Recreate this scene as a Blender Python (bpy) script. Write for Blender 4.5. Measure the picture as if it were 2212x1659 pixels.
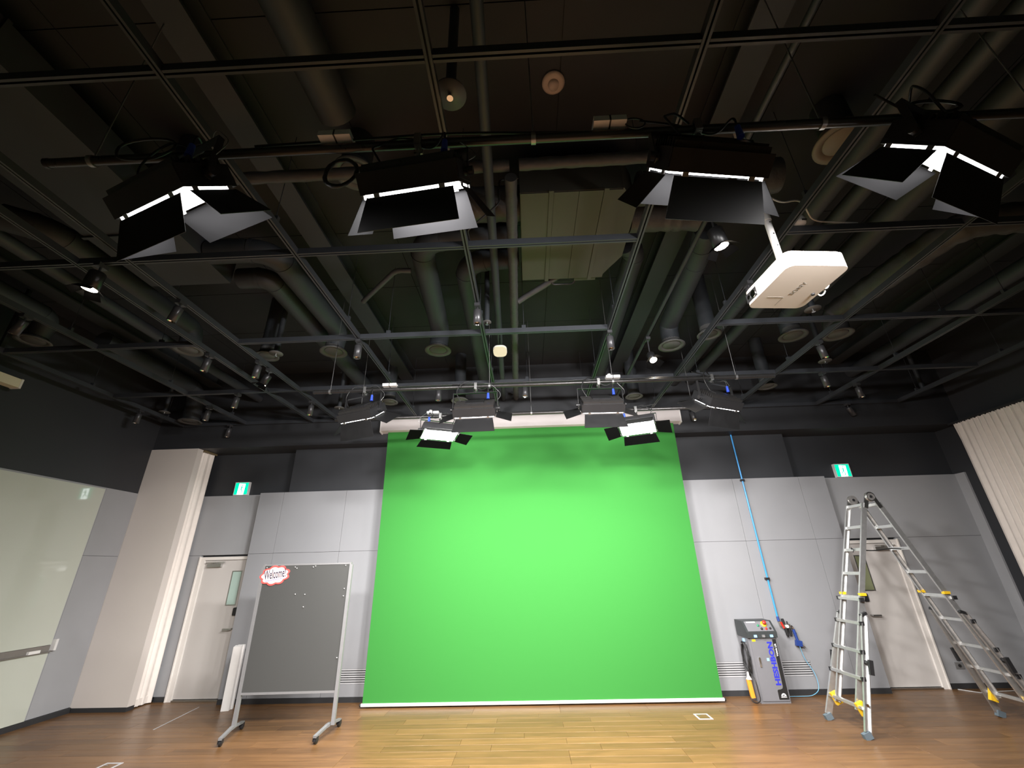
import bpy, math, random
from mathutils import Vector, Matrix, Euler

random.seed(7)
for o in list(bpy.data.objects):
    bpy.data.objects.remove(o, do_unlink=True)
SC = bpy.context.scene
COL = SC.collection
R = math.radians
PI = math.pi

# ------------------------------------------------------------------ camera
def cam_axes(pitch, roll, yaw):
    p, q, y = R(pitch), R(roll), R(yaw)
    f = Vector((math.sin(y) * math.cos(p), math.cos(y) * math.cos(p), math.sin(p)))
    r = Vector((math.cos(y), -math.sin(y), 0))
    u = r.cross(f)
    return r * math.cos(q) + u * math.sin(q), -r * math.sin(q) + u * math.cos(q), f

cd = bpy.data.cameras.new('camera')
cam = bpy.data.objects.new('camera', cd)
COL.objects.link(cam)
_r, _u, _f = cam_axes(23.415, -1.424, -1.663)
cam.matrix_world = Matrix(((_r.x, _u.x, -_f.x, 0), (_r.y, _u.y, -_f.y, 0), (_r.z, _u.z, -_f.z, 1.8), (0, 0, 0, 1)))
cd.sensor_width = 36
cd.lens = 918.8 / 2212 * 36
cd.clip_start = 0.05
cd.clip_end = 100
SC.camera = cam

# ------------------------------------------------------------------ world, exposure
w = bpy.data.worlds.new('world')
SC.world = w
w.use_nodes = True
w.node_tree.nodes['Background'].inputs[0].default_value = (0.02, 0.02, 0.022, 1)
w.node_tree.nodes['Background'].inputs[1].default_value = 1.0
SC.view_settings.view_transform = 'Standard'
SC.view_settings.look = 'None'
SC.view_settings.exposure = 0.0
SC.view_settings.gamma = 1.0
SC.view_settings.use_curve_mapping = False
KEY = 200.0      # watts of each front LED panel facing the stage
BACK = 96.0      # watts of each middle LED panel washing the screen
FILL = 42.0      # watts of each panel facing the room
BEAM = 158.0     # spread of the lensed LED panels, degrees

# ------------------------------------------------------------------ materials
MATS = {}
def mat(name, col, rough=0.5, metal=0.0, nscale=0.0, var=0.0, bump=0.0, bscale=None, emit=None, estr=0.0,
        spec=0.5, coat=0.0, trans=0.0, objvar=0.0):
    if name in MATS:
        return MATS[name]
    m = bpy.data.materials.new(name)
    m.use_nodes = True
    nt = m.node_tree
    b = nt.nodes['Principled BSDF']
    b.inputs['Base Color'].default_value = (*col, 1)
    b.inputs['Roughness'].default_value = rough
    b.inputs['Metallic'].default_value = metal
    b.inputs['Specular IOR Level'].default_value = spec
    b.inputs['Coat Weight'].default_value = coat
    b.inputs['Transmission Weight'].default_value = trans
    if emit:
        b.inputs['Emission Color'].default_value = (*emit, 1)
        b.inputs['Emission Strength'].default_value = estr
    if nscale:
        tc = nt.nodes.new('ShaderNodeTexCoord')
        nz = nt.nodes.new('ShaderNodeTexNoise')
        nz.inputs['Scale'].default_value = nscale
        nz.inputs['Detail'].default_value = 5
        nt.links.new(tc.outputs['Object'], nz.inputs['Vector'])
        if var or objvar:
            mr = nt.nodes.new('ShaderNodeMapRange')
            mr.inputs['To Min'].default_value = 1 - var
            mr.inputs['To Max'].default_value = 1 + var
            mr.clamp = False
            nt.links.new(nz.outputs['Fac'], mr.inputs['Value'])
            mx = nt.nodes.new('ShaderNodeVectorMath')
            mx.operation = 'SCALE'
            mx.inputs[0].default_value = col
            nt.links.new(mr.outputs['Result'], mx.inputs['Scale'])
            nt.links.new(mx.outputs['Vector'], b.inputs['Base Color'])
            mr2 = nt.nodes.new('ShaderNodeMapRange')
            mr2.inputs['To Min'].default_value = max(0.02, rough - 0.08)
            mr2.inputs['To Max'].default_value = min(1, rough + 0.08)
            nt.links.new(nz.outputs['Fac'], mr2.inputs['Value'])
            nt.links.new(mr2.outputs['Result'], b.inputs['Roughness'])
        if bump:
            bp = nt.nodes.new('ShaderNodeBump')
            bp.inputs['Strength'].default_value = bump
            bp.inputs['Distance'].default_value = 0.01
            src = nz
            if bscale:
                src = nt.nodes.new('ShaderNodeTexNoise')
                src.inputs['Scale'].default_value = bscale
                src.inputs['Detail'].default_value = 3
                nt.links.new(tc.outputs['Object'], src.inputs['Vector'])
            nt.links.new(src.outputs['Fac'], bp.inputs['Height'])
            nt.links.new(bp.outputs['Normal'], b.inputs['Normal'])
    MATS[name] = m
    return m

def emission(name, col, strength):
    if name in MATS:
        return MATS[name]
    m = bpy.data.materials.new(name)
    m.use_nodes = True
    nt = m.node_tree
    nt.nodes.clear()
    o = nt.nodes.new('ShaderNodeOutputMaterial')
    e = nt.nodes.new('ShaderNodeEmission')
    e.inputs[0].default_value = (*col, 1)
    e.inputs[1].default_value = strength
    nt.links.new(e.outputs[0], o.inputs[0])
    MATS[name] = m
    return m

def wood_mat(name, brick):
    """laminate oak: grain along X, every plank (object or brick cell) its own tone"""
    m = bpy.data.materials.new(name)
    m.use_nodes = True
    nt = m.node_tree
    N = nt.nodes.new
    L = nt.links.new
    b = nt.nodes['Principled BSDF']
    tc = N('ShaderNodeTexCoord')
    geo = N('ShaderNodeNewGeometry')
    mp = N('ShaderNodeMapping')
    mp.inputs['Scale'].default_value = (0.9, 9, 9)
    L(geo.outputs['Position'], mp.inputs['Vector'])
    add = N('ShaderNodeVectorMath')
    add.operation = 'ADD'
    L(mp.outputs['Vector'], add.inputs[0])
    info = N('ShaderNodeObjectInfo')
    cmb = N('ShaderNodeCombineXYZ')
    mul = N('ShaderNodeMath')
    mul.operation = 'MULTIPLY'
    mul.inputs[1].default_value = 37.0
    L(info.outputs['Random'], mul.inputs[0])
    L(mul.outputs[0], cmb.inputs[0])
    L(cmb.outputs[0], add.inputs[1])
    n1 = N('ShaderNodeTexNoise')
    n1.inputs['Scale'].default_value = 1.6
    n1.inputs['Detail'].default_value = 6
    n1.inputs['Roughness'].default_value = 0.6
    n1.inputs['Distortion'].default_value = 0.6
    L(add.outputs[0], n1.inputs['Vector'])
    n2 = N('ShaderNodeTexNoise')
    n2.inputs['Scale'].default_value = 9
    n2.inputs['Detail'].default_value = 4
    L(add.outputs[0], n2.inputs['Vector'])
    ramp = N('ShaderNodeValToRGB')
    e = ramp.color_ramp.elements
    e[0].position = 0.25
    e[0].color = (0.086, 0.042, 0.0165, 1)
    e[1].position = 0.75
    e[1].color = (0.205, 0.106, 0.042, 1)
    mixf = N('ShaderNodeMath')
    mixf.operation = 'MULTIPLY_ADD'
    mixf.inputs[1].default_value = 0.25
    L(n2.outputs['Fac'], mixf.inputs[0])
    sc = N('ShaderNodeMath')
    sc.operation = 'MULTIPLY'
    sc.inputs[1].default_value = 0.75
    L(n1.outputs['Fac'], sc.inputs[0])
    L(sc.outputs[0], mixf.inputs[2])
    L(mixf.outputs[0], ramp.inputs['Fac'])
    tone = N('ShaderNodeMapRange')
    tone.inputs['To Min'].default_value = 0.82
    tone.inputs['To Max'].default_value = 1.18
    if brick:
        bt = N('ShaderNodeTexBrick')
        bt.inputs['Color1'].default_value = (0, 0, 0, 1)
        bt.inputs['Color2'].default_value = (1, 1, 1, 1)
        bt.inputs['Mortar'].default_value = (0, 0, 0, 1)
        bt.inputs['Scale'].default_value = 1
        bt.inputs['Mortar Size'].default_value = 0.0015
        bt.inputs['Brick Width'].default_value = 1.2
        bt.inputs['Row Height'].default_value = 0.18
        L(geo.outputs['Position'], bt.inputs['Vector'])
        L(bt.outputs['Color'], tone.inputs['Value'])
    else:
        L(info.outputs['Random'], tone.inputs['Value'])
    vm = N('ShaderNodeVectorMath')
    vm.operation = 'SCALE'
    L(ramp.outputs['Color'], vm.inputs[0])
    L(tone.outputs['Result'], vm.inputs['Scale'])
    L(vm.outputs['Vector'], b.inputs['Base Color'])
    rr = N('ShaderNodeMapRange')
    rr.inputs['To Min'].default_value = 0.26
    rr.inputs['To Max'].default_value = 0.42
    L(n2.outputs['Fac'], rr.inputs['Value'])
    L(rr.outputs['Result'], b.inputs['Roughness'])
    b.inputs['Specular IOR Level'].default_value = 0.32
    bp = N('ShaderNodeBump')
    bp.inputs['Strength'].default_value = 0.05
    bp.inputs['Distance'].default_value = 0.004
    L(n2.outputs['Fac'], bp.inputs['Height'])
    L(bp.outputs['Normal'], b.inputs['Normal'])
    return m

M_BLACK = mat('black paint', (0.021, 0.0215, 0.023), 0.62, nscale=3, var=0.12, bump=0.05, bscale=120)
M_BLACKW = mat('black wall paint', (0.031, 0.033, 0.037), 0.55, nscale=2, var=0.10, bump=0.05, bscale=90)
M_CEIL = mat('ceiling black', (0.0195, 0.0225, 0.027), 0.7, nscale=4, var=0.15, bump=0.05, bscale=60)
M_DUCT = mat('duct black', (0.034, 0.039, 0.045), 0.55, nscale=6, var=0.2, bump=0.12, bscale=14)
M_FLEX = mat('insulated duct black', (0.066, 0.066, 0.067), 0.5, nscale=9, var=0.25, bump=0.5, bscale=22)
M_RAIL = mat('rail black', (0.042, 0.046, 0.053), 0.4, nscale=10, var=0.1)
M_AHU = mat('painted duct box', (0.075, 0.072, 0.060), 0.5, nscale=5, var=0.15)
M_GREY = mat('grey wall panel', (0.258, 0.262, 0.272), 0.75, nscale=2.5, var=0.05, bump=0.06, bscale=260)
M_GREYD = mat('darker grey wall panel', (0.335, 0.34, 0.35), 0.75, nscale=2.5, var=0.05, bump=0.06, bscale=260)
M_JOINT = mat('panel joint', (0.10, 0.10, 0.105), 0.8)
M_BASE = mat('baseboard charcoal', (0.03, 0.031, 0.033), 0.45, nscale=8, var=0.1)
M_BEIGE = mat('beige pier paint', (0.67, 0.615, 0.565), 0.7, nscale=2, var=0.03, bump=0.04, bscale=150)
M_CURT = mat('off white curtain', (0.84, 0.775, 0.71), 0.85, nscale=14, var=0.06, bump=0.1, bscale=240)
M_DOOR = mat('door off white', (0.56, 0.53, 0.50), 0.38, nscale=3, var=0.03)
M_FRAME = mat('door frame cream', (0.78, 0.74, 0.69), 0.35, nscale=3, var=0.03)
M_STEEL = mat('brushed steel', (0.55, 0.55, 0.54), 0.35, 1.0, nscale=40, var=0.1)
M_CHROME = mat('chrome', (0.75, 0.75, 0.75), 0.12, 1.0, nscale=20, var=0.05)
M_ALU = mat('ladder aluminium', (0.70, 0.70, 0.69), 0.36, 0.85, nscale=30, var=0.12)
M_ALUD = mat('scuffed aluminium', (0.48, 0.46, 0.44), 0.45, 0.8, nscale=25, var=0.2)
M_FRAMEALU = mat('board frame grey', (0.215, 0.215, 0.215), 0.5, 0.2, nscale=20, var=0.06)
M_GREEN = mat('chroma green cloth', (0.034, 0.178, 0.034), 0.9, nscale=6, var=0.015, bump=0.02, bscale=400, spec=0.1)
M_WHITE = mat('white plastic', (0.74, 0.73, 0.71), 0.4, nscale=8, var=0.02)
M_CASE = mat('white screen casing', (0.62, 0.58, 0.57), 0.4, nscale=8, var=0.03)
M_PROJ = mat('projector white', (0.56, 0.50, 0.44), 0.45, nscale=8, var=0.02)
M_PROJG = mat('projector grille', (0.16, 0.155, 0.14), 0.6, nscale=8, var=0.05)
M_PLASTIC = mat('black plastic', (0.018, 0.018, 0.019), 0.4, nscale=12, var=0.15)
M_FIXT = mat('fixture black', (0.017, 0.017, 0.018), 0.35, nscale=14, var=0.15)
M_FLAPO = mat('barn door outer black', (0.007, 0.007, 0.0075), 0.5, nscale=14, var=0.1)
M_FLAP = mat('barn door matt inside', (0.0026, 0.0026, 0.0028), 0.9, spec=0.04, nscale=14, var=0.15)
M_FIN = mat('anodised fins', (0.05, 0.048, 0.047), 0.3, 0.6, nscale=14, var=0.15)
M_CABLE = mat('black cable', (0.015, 0.015, 0.015), 0.45, nscale=30, var=0.1)
M_WCABLE = mat('white cable', (0.6, 0.6, 0.58), 0.45, nscale=30, var=0.05)
M_BLUE = mat('blue connector', (0.03, 0.07, 0.45), 0.35, nscale=20, var=0.05)
M_HOSE = mat('blue air pipe', (0.05, 0.30, 0.68), 0.3, nscale=20, var=0.04)
M_HOSE2 = mat('light blue tube', (0.15, 0.42, 0.62), 0.35, nscale=20, var=0.04)
M_NAVY = mat('navy fitting', (0.02, 0.05, 0.22), 0.4, nscale=20, var=0.1)
M_GLASSB = mat('white glass board', (0.54, 0.565, 0.49), 0.015, nscale=2, var=0.01, coat=0.3)
M_TRAY = mat('tray grey brown', (0.22, 0.20, 0.18), 0.45, 0.2, nscale=12, var=0.12)
M_PIN = mat('pinboard dark grey felt', (0.05, 0.051, 0.048), 0.9, nscale=90, var=0.12, bump=0.1, bscale=300)
M_PAPERP = mat('pale pink paper', (0.78, 0.62, 0.58), 0.8, nscale=15, var=0.04)
M_PAPERR = mat('red marker', (0.80, 0.085, 0.075), 0.8, nscale=15, var=0.06)
M_INK = mat('dark ink', (0.025, 0.02, 0.05), 0.7)
M_INKB = mat('violet ink', (0.06, 0.035, 0.40), 0.7)
M_CABG = mat('cabinet grey', (0.165, 0.165, 0.175), 0.42, nscale=12, var=0.04)
M_CABD = mat('console charcoal', (0.035, 0.04, 0.04), 0.45, nscale=12, var=0.1)
M_DECAL = mat('decal black', (0.018, 0.018, 0.018), 0.35)
M_DECALB = mat('decal blue', (0.03, 0.035, 0.42), 0.4)
M_DECALW = mat('decal white', (0.75, 0.75, 0.75), 0.4)
M_RED = mat('red plastic', (0.62, 0.03, 0.02), 0.35, nscale=20, var=0.05)
M_YELLOW = mat('yellow plastic', (0.78, 0.48, 0.02), 0.4, nscale=20, var=0.05)
M_GREENB = mat('green button', (0.03, 0.25, 0.12), 0.35)
M_ORANGE = mat('orange pendant', (0.85, 0.30, 0.03), 0.4, nscale=20, var=0.05)
M_CLEAR = mat('clear plastic bag', (0.55, 0.52, 0.48), 0.25, nscale=20, var=0.2)
M_LBLUE = mat('pale blue clip', (0.30, 0.52, 0.75), 0.4)
M_BRASS = mat('nickel fitting', (0.55, 0.50, 0.42), 0.3, 0.9, nscale=30, var=0.1)
M_CARTON = mat('white carton', (0.80, 0.78, 0.75), 0.75, nscale=12, var=0.05)
M_CARTONG = mat('grey carton side', (0.30, 0.29, 0.28), 0.75, nscale=12, var=0.05)
M_RUBBER = mat('grey rubber foot', (0.10, 0.13, 0.15), 0.7, nscale=20, var=0.1)
M_WINDOW = mat('milky green glass', (0.42, 0.55, 0.49), 0.15, nscale=5, var=0.02)
M_WINDOWD = mat('dim olive glass', (0.20, 0.215, 0.12), 0.15, nscale=5, var=0.05)
M_DIFF = mat('diffuser grey', (0.10, 0.10, 0.098), 0.5, nscale=12, var=0.1)
M_DIFFB = mat('diffuser tan', (0.24, 0.20, 0.16), 0.5, nscale=12, var=0.1)
M_SPOT = mat('spot housing grey', (0.06, 0.06, 0.064), 0.35, 0.3, nscale=14, var=0.1)
M_REFL = mat('spot reflector', (0.75, 0.75, 0.73), 0.15, 1.0, nscale=40, var=0.1)
M_CREAM = mat('cream detector', (0.72, 0.66, 0.48), 0.5, nscale=12, var=0.03)
M_DETECT = mat('smoke detector plastic', (0.62, 0.50, 0.42), 0.5, nscale=12, var=0.03)
M_VENTB = mat('vent dark', (0.01, 0.01, 0.01), 0.9)
M_SLAT = mat('vent slat', (0.42, 0.42, 0.43), 0.5, nscale=12, var=0.03)
M_WIRE = mat('steel wire', (0.30, 0.30, 0.30), 0.4, 0.8, nscale=40, var=0.1)
M_GOLD = mat('curtain track brown', (0.16, 0.12, 0.06), 0.5, nscale=30, var=0.15)
M_EGREEN = emission('exit green', (0.0, 0.80, 0.45), 1.3)
M_EWHITE = emission('exit white', (0.85, 1.0, 0.97), 7.0)
M_LED = emission('led panel', (1.0, 0.97, 0.96), 14)
M_LEDB = M_LEDF = M_LED
M_LAMP = emission('spot lens warm', (1.0, 0.86, 0.68), 30)
M_WOOD = wood_mat('oak laminate plank', False)
M_WOODF = wood_mat('oak laminate floor', True)

# ------------------------------------------------------------------ mesh builder
class MB:
    def __init__(s):
        s.v, s.f, s.sm = [], [], []

    def add(s, vs, fs, mtx=None, smooth=False):
        b = len(s.v)
        for v in vs:
            v = Vector(v)
            s.v.append(tuple(mtx @ v) if mtx else tuple(v))
        for f in fs:
            s.f.append([i + b for i in f])
            s.sm.append(smooth)
        return s

    def box(s, c, d, rot=None, mtx=None):
        x, y, z = d[0] / 2, d[1] / 2, d[2] / 2
        vs = [(-x, -y, -z), (x, -y, -z), (x, y, -z), (-x, y, -z), (-x, -y, z), (x, -y, z), (x, y, z), (-x, y, z)]
        fs = [(3, 2, 1, 0), (4, 5, 6, 7), (0, 1, 5, 4), (1, 2, 6, 5), (2, 3, 7, 6), (3, 0, 4, 7)]
        m = Matrix.Translation(c)
        if rot:
            m = m @ Euler([R(a) for a in rot]).to_matrix().to_4x4()
        if mtx:
            m = mtx @ m
        return s.add(vs, fs, m)

    def box2(s, a, b):
        return s.box([(a[i] + b[i]) / 2 for i in range(3)], [abs(b[i] - a[i]) for i in range(3)])

    def cyl(s, a, b, r, r2=None, n=16, caps=True, mtx=None):
        a, b = Vector(a), Vector(b)
        r2 = r if r2 is None else r2
        d = (b - a)
        q = d.to_track_quat('Z', 'Y').to_matrix().to_4x4()
        m = Matrix.Translation(a) @ q
        if mtx:
            m = mtx @ m
        h = d.length
        vs = [(r * math.cos(2 * PI * i / n), r * math.sin(2 * PI * i / n), 0) for i in range(n)]
        vs += [(r2 * math.cos(2 * PI * i / n), r2 * math.sin(2 * PI * i / n), h) for i in range(n)]
        s.add(vs, [(i, (i + 1) % n, n + (i + 1) % n, n + i) for i in range(n)], m, True)
        if caps:
            s.add(vs[:n], [list(range(n))[::-1]], m)
            s.add(vs[n:], [list(range(n))], m)
        return s

    def lathe(s, prof, n=24, mtx=None, smooth=True):
        vs, fs = [], []
        for (r, z) in prof:
            for i in range(n):
                t = 2 * PI * i / n
                vs.append((max(r, 1e-4) * math.cos(t), max(r, 1e-4) * math.sin(t), z))
        for k in range(len(prof) - 1):
            for i in range(n):
                j = (i + 1) % n
                fs.append((k * n + i, k * n + j, (k + 1) * n + j, (k + 1) * n + i))
        return s.add(vs, fs, mtx, smooth)

    def tube(s, pts, r, n=8, closed=False):
        pts = [Vector(p) for p in pts]
        rs = r if isinstance(r, (list, tuple)) else [r] * len(pts)
        vs, fs = [], []
        up = None
        K = len(pts)
        for k, p in enumerate(pts):
            t = (pts[min(k + 1, K - 1)] - pts[max(k - 1, 0)])
            if t.length < 1e-9:
                t = Vector((0, 0, 1))
            t.normalize()
            if up is None:
                up = t.orthogonal().normalized()
            up = (up - t * up.dot(t))
            if up.length < 1e-6:
                up = t.orthogonal()
            up.normalize()
            si = t.cross(up)
            for i in range(n):
                a = 2 * PI * i / n
                vs.append(p + (up * math.cos(a) + si * math.sin(a)) * rs[k])
        for k in range(K - 1):
            for i in range(n):
                j = (i + 1) % n
                fs.append((k * n + i, k * n + j, (k + 1) * n + j, (k + 1) * n + i))
        s.add(vs, fs, None, True)
        s.add(vs[:n], [list(range(n))[::-1]])
        s.add(vs[-n:], [list(range(n))])
        return s

    def prism(s, poly, h, mtx=None):
        """poly in XY, extruded z 0..h"""
        n = len(poly)
        vs = [(x, y, 0) for x, y in poly] + [(x, y, h) for x, y in poly]
        fs = [list(range(n))[::-1], list(range(n, 2 * n))] + [(i, (i + 1) % n, n + (i + 1) % n, n + i) for i in range(n)]
        return s.add(vs, fs, mtx)

    def shift(s, d):
        s.v = [(x - d[0], y - d[1], z - d[2]) for x, y, z in s.v]
        return s

    def mesh(s, name, m):
        me = bpy.data.meshes.new(name)
        me.from_pydata(s.v, [], s.f)
        me.polygons.foreach_set('use_smooth', s.sm)
        if m:
            me.materials.append(m)
        me.update()
        return me

def bend(pts, rad=0.2, n=6):
    """round the corners of a polyline"""
    pts = [Vector(p) for p in pts]
    out = [pts[0]]
    for i in range(1, len(pts) - 1):
        a, b, c = pts[i - 1], pts[i], pts[i + 1]
        r = min(rad, (a - b).length * 0.49, (c - b).length * 0.49)
        p, q = b + (a - b).normalized() * r, b + (c - b).normalized() * r
        for k in range(n + 1):
            t = k / n
            out.append(p * (1 - t) ** 2 + b * 2 * t * (1 - t) + q * t * t)
    out.append(pts[-1])
    return out

def rrect(w, h, r, n=5):
    out = []
    for cx, cy, a0 in ((w / 2 - r, h / 2 - r, 0), (-w / 2 + r, h / 2 - r, 90), (-w / 2 + r, -h / 2 + r, 180), (w / 2 - r, -h / 2 + r, 270)):
        for k in range(n + 1):
            a = R(a0 + 90 * k / n)
            out.append((cx + r * math.cos(a), cy + r * math.sin(a)))
    return out

# ------------------------------------------------------------------ object helpers
def tag(o, label=None, cat=None, group=None, kind=None):
    if label:
        o['label'] = label
    if cat:
        o['category'] = cat
    if group:
        o['group'] = group
    if kind:
        o['kind'] = kind
    return o

def thing(name, label, cat, loc=(0, 0, 0), rz=0.0, group=None):
    o = bpy.data.objects.new(name, None)
    o.empty_display_size = 0.1
    COL.objects.link(o)
    o.location = loc
    o.rotation_euler = (0, 0, R(rz))
    return tag(o, label, cat, group)

def part(name, mb, m, parent, world=False, loc=None):
    """a mesh child; coordinates are the parent's own, or the world's with world=True"""
    if world:
        mb.shift(parent_origin(parent))
    o = bpy.data.objects.new(name, mb.mesh(name, m))
    COL.objects.link(o)
    o.parent = parent
    if loc:
        o.location = loc
    return o

def parent_origin(p):
    v = Vector(p.location)
    while p.parent:
        p = p.parent
        v += Vector(p.location)
    return v

def solo(name, mb, m, label, cat, group=None):
    """a thing that is one mesh, world coordinates, origin moved to its base"""
    xs, ys, zs = zip(*mb.v)
    c = ((min(xs) + max(xs)) / 2, (min(ys) + max(ys)) / 2, min(zs))
    mb.shift(c)
    o = bpy.data.objects.new(name, mb.mesh(name, m))
    COL.objects.link(o)
    o.location = c
    return tag(o, label, cat, group)

def struct(name, mb, m, label=None):
    o = bpy.data.objects.new(name, mb.mesh(name, m))
    COL.objects.link(o)
    tag(o, label, None, None, 'structure')
    return o

def child_copy(me, name, parent, loc, rot=None, scale=None):
    o = bpy.data.objects.new(name, me)
    COL.objects.link(o)
    o.parent = parent
    o.location = loc
    if rot:
        o.rotation_euler = rot
    if scale:
        o.scale = scale
    return o

def text_mb(body, size, bold=0.0, extrude=0.0005, sx=1.0, spacing=1.0, mtx=None, shear=0.0):
    cu = bpy.data.curves.new('lettering', 'FONT')
    cu.body = body
    cu.size = size
    cu.offset = bold
    cu.extrude = extrude
    cu.align_x = 'CENTER'
    cu.align_y = 'CENTER'
    cu.space_character = spacing
    cu.shear = shear
    cu.resolution_u = 3
    o = bpy.data.objects.new('lettering', cu)
    COL.objects.link(o)
    dg = bpy.context.evaluated_depsgraph_get()
    me = bpy.data.meshes.new_from_object(o.evaluated_get(dg))
    mb = MB()
    S = Matrix.Diagonal((sx, 1, 1, 1))
    m = (mtx @ S) if mtx else S
    mb.add([v.co for v in me.vertices], [list(p.vertices) for p in me.polygons], m)
    bpy.data.objects.remove(o, do_unlink=True)
    bpy.data.curves.remove(cu)
    bpy.data.meshes.remove(me)
    return mb

# ================================================================== THE ROOM
XL, XR, YB, YF, ZC = -6.86, 7.62, 7.93, -3.6, 5.4
WY, RY, SY = 7.68, 7.87, 7.41          # middle wall face, recess face, soffit face
ZP, ZJ, ZS = 3.155, 2.13, 3.945        # panel top, panel joint, soffit underside

# floor: planks built one by one where the picture shows them
fl = MB().box2((XL, YF, -0.2), (XR, YB, -0.012))
fl.box2((XL, YF, -0.012), (XR, 4.68, 0.0))
floor = struct('floor', fl, M_WOODF, 'oak laminate plank floor')
PW, PL = 0.18, 1.2
pm = MB()
pm.add([(0, 0, -0.012), (PL - 0.002, 0, -0.012), (PL - 0.002, PW - 0.002, -0.012), (0, PW - 0.002, -0.012),
        (0.0015, 0.0015, 0), (PL - 0.0035, 0.0015, 0), (PL - 0.0035, PW - 0.0035, 0), (0.0015, PW - 0.0035, 0),
        (0, 0, -0.0015), (PL - 0.002, 0, -0.0015), (PL - 0.002, PW - 0.002, -0.0015), (0, PW - 0.002, -0.0015)],
       [(4, 5, 6, 7), (8, 9, 5, 4), (9, 10, 6, 5), (10, 11, 7, 6), (11, 8, 4, 7),
        (0, 1, 9, 8), (1, 2, 10, 9), (2, 3, 11, 10), (3, 0, 8, 11), (3, 2, 1, 0)])
plank_me = pm.mesh('plank', M_WOOD)
rowi = 0
y = 4.68
while y < YB - 0.01:
    x = XL + 0.003 - PL * random.choice((0.0, 0.25, 0.4, 0.55, 0.7, 0.85))
    wy = min(PW, YB - y) / PW
    while x < XR - 0.01:
        x0, x1 = max(x, XL + 0.003), min(x + PL, XR - 0.002)
        if x1 - x0 > 0.02:
            child_copy(plank_me, 'plank', floor, (x0, y, 0), scale=((x1 - x0) / PL, wy, 1))
        x += PL
    y += PW

# ceiling slab with black boards
ceil = struct('ceiling', MB().box2((XL - 0.2, YF - 0.2, ZC + 0.012), (XR + 0.2, YB + 0.2, ZC + 0.2)), M_CEIL, 'black painted ceiling of boards')
BWX, BWY = 1.81, 1.05
bme = MB().box2((0.004, 0.004, 0), (BWX - 0.004, BWY - 0.004, 0.012)).mesh('ceiling_board', M_CEIL)
for i in range(8):
    for j in range(11):
        child_copy(bme, 'ceiling_board', ceil, (XL + i * BWX, YF + j * BWY, ZC))

# walls
wall_back = struct('wall_back', MB().box2((XL - 0.2, YB, 0), (XR + 0.2, YB + 0.2, ZC + 0.012)), M_BLACKW, 'back wall, black above grey panels')
wall_left = struct('wall_left', MB().box2((XL - 0.2, YF, 0), (XL, YB, ZC + 0.012)), M_BLACKW, 'left wall, black above grey panels and glass board')
wall_right = struct('wall_right', MB().box2((XR, YF, 0), (XR + 0.2, YB, ZC + 0.012)), M_BLACKW, 'right wall, black behind the long curtain')
wall_front = struct('wall_front', MB().box2((XL - 0.2, YF - 0.2, 0), (XR + 0.2, YF, ZC + 0.012)), M_GREYD, 'grey wall behind the viewer')

def panel(parent, a, b, m=M_GREY):
    part('wall_panel', MB().box2(a, b), m, parent)

g = 0.0022
# projecting middle wall
core = MB().box2((-4.83, WY + 0.02, 0.0), (5.2, YB - 0.001, ZP - 0.004))
part('wall_core', core, M_JOINT, wall_back)
xs = [-4.83] + [-4.39 + 1.142 * k for k in range(9)] + [5.2]
for i in range(len(xs) - 1):
    lo = 0.07
    panel(wall_back, (xs[i] + g, WY, ZJ + g), (xs[i + 1] - g, WY + 0.0195, ZP))
    if xs[i] > -3.3 and xs[i + 1] < 4.3:
        panel(wall_back, (xs[i] + g, WY, 0.43), (xs[i + 1] - g, WY + 0.0195, ZJ - g))
        panel(wall_back, (xs[i] + g, WY, lo), (xs[i + 1] - g, WY + 0.0195, 0.23))
    elif xs[i] > 3.4 and xs[i] < 4.0:
        panel(wall_back, (xs[i] + g, WY, 0.43), (xs[i + 1] - g, WY + 0.0195, ZJ - g))
        panel(wall_back, (xs[i] + g, WY, lo), (xs[i + 1] - g, WY + 0.0195, 0.23))
        panel(wall_back, (4.15, WY, 0.23), (xs[i + 1] - g, WY + 0.0195, 0.43))
    else:
        panel(wall_back, (xs[i] + g, WY, lo), (xs[i + 1] - g, WY + 0.0195, ZJ - g))
# side cheeks of the projecting wall
panel(wall_back, (-4.832, WY + 0.021, 0.07), (-4.8305, YB - 0.002, ZP))
panel(wall_back, (5.2005, WY + 0.021, 0.07), (5.202, YB - 0.002, ZP))
# piece of panel left of the grille start
panel(wall_back, (-3.246, WY, 0.23), (-3.0, WY + 0.0195, 0.43))
# black upper middle wall and the soffit
part('upper_wall_box', MB().box2((-4.33, 7.71, ZP + 0.001), (4.70, YB - 0.001, ZS + 0.3)), M_BLACKW, wall_back)
struct('trim_1', MB().box2((XL, SY, ZS), (XR, YB - 0.002, ZC - 0.001)), M_BLACKW, 'black soffit running along the top of the back wall')
# recess panels, left and right of the projecting wall
DXL = (-5.785, -4.80)      # left door frame
panel(wall_back, (XL + 0.002, RY, ZJ + g), (-4.834, YB - 0.001, ZP), M_GREYD)
panel(wall_back, (XL + 0.002, RY, 0.07), (DXL[0] - 0.002, YB - 0.001, ZJ - g), M_GREYD)
DXR = (5.22, 6.19)
panel(wall_back, (5.204, RY, ZJ + g), (XR - 0.002, YB - 0.001, ZP), M_GREYD)
panel(wall_back, (DXR[1] + 0.002, RY, 0.07), (XR - 0.002, YB - 0.001, ZJ - g), M_GREYD)
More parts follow.
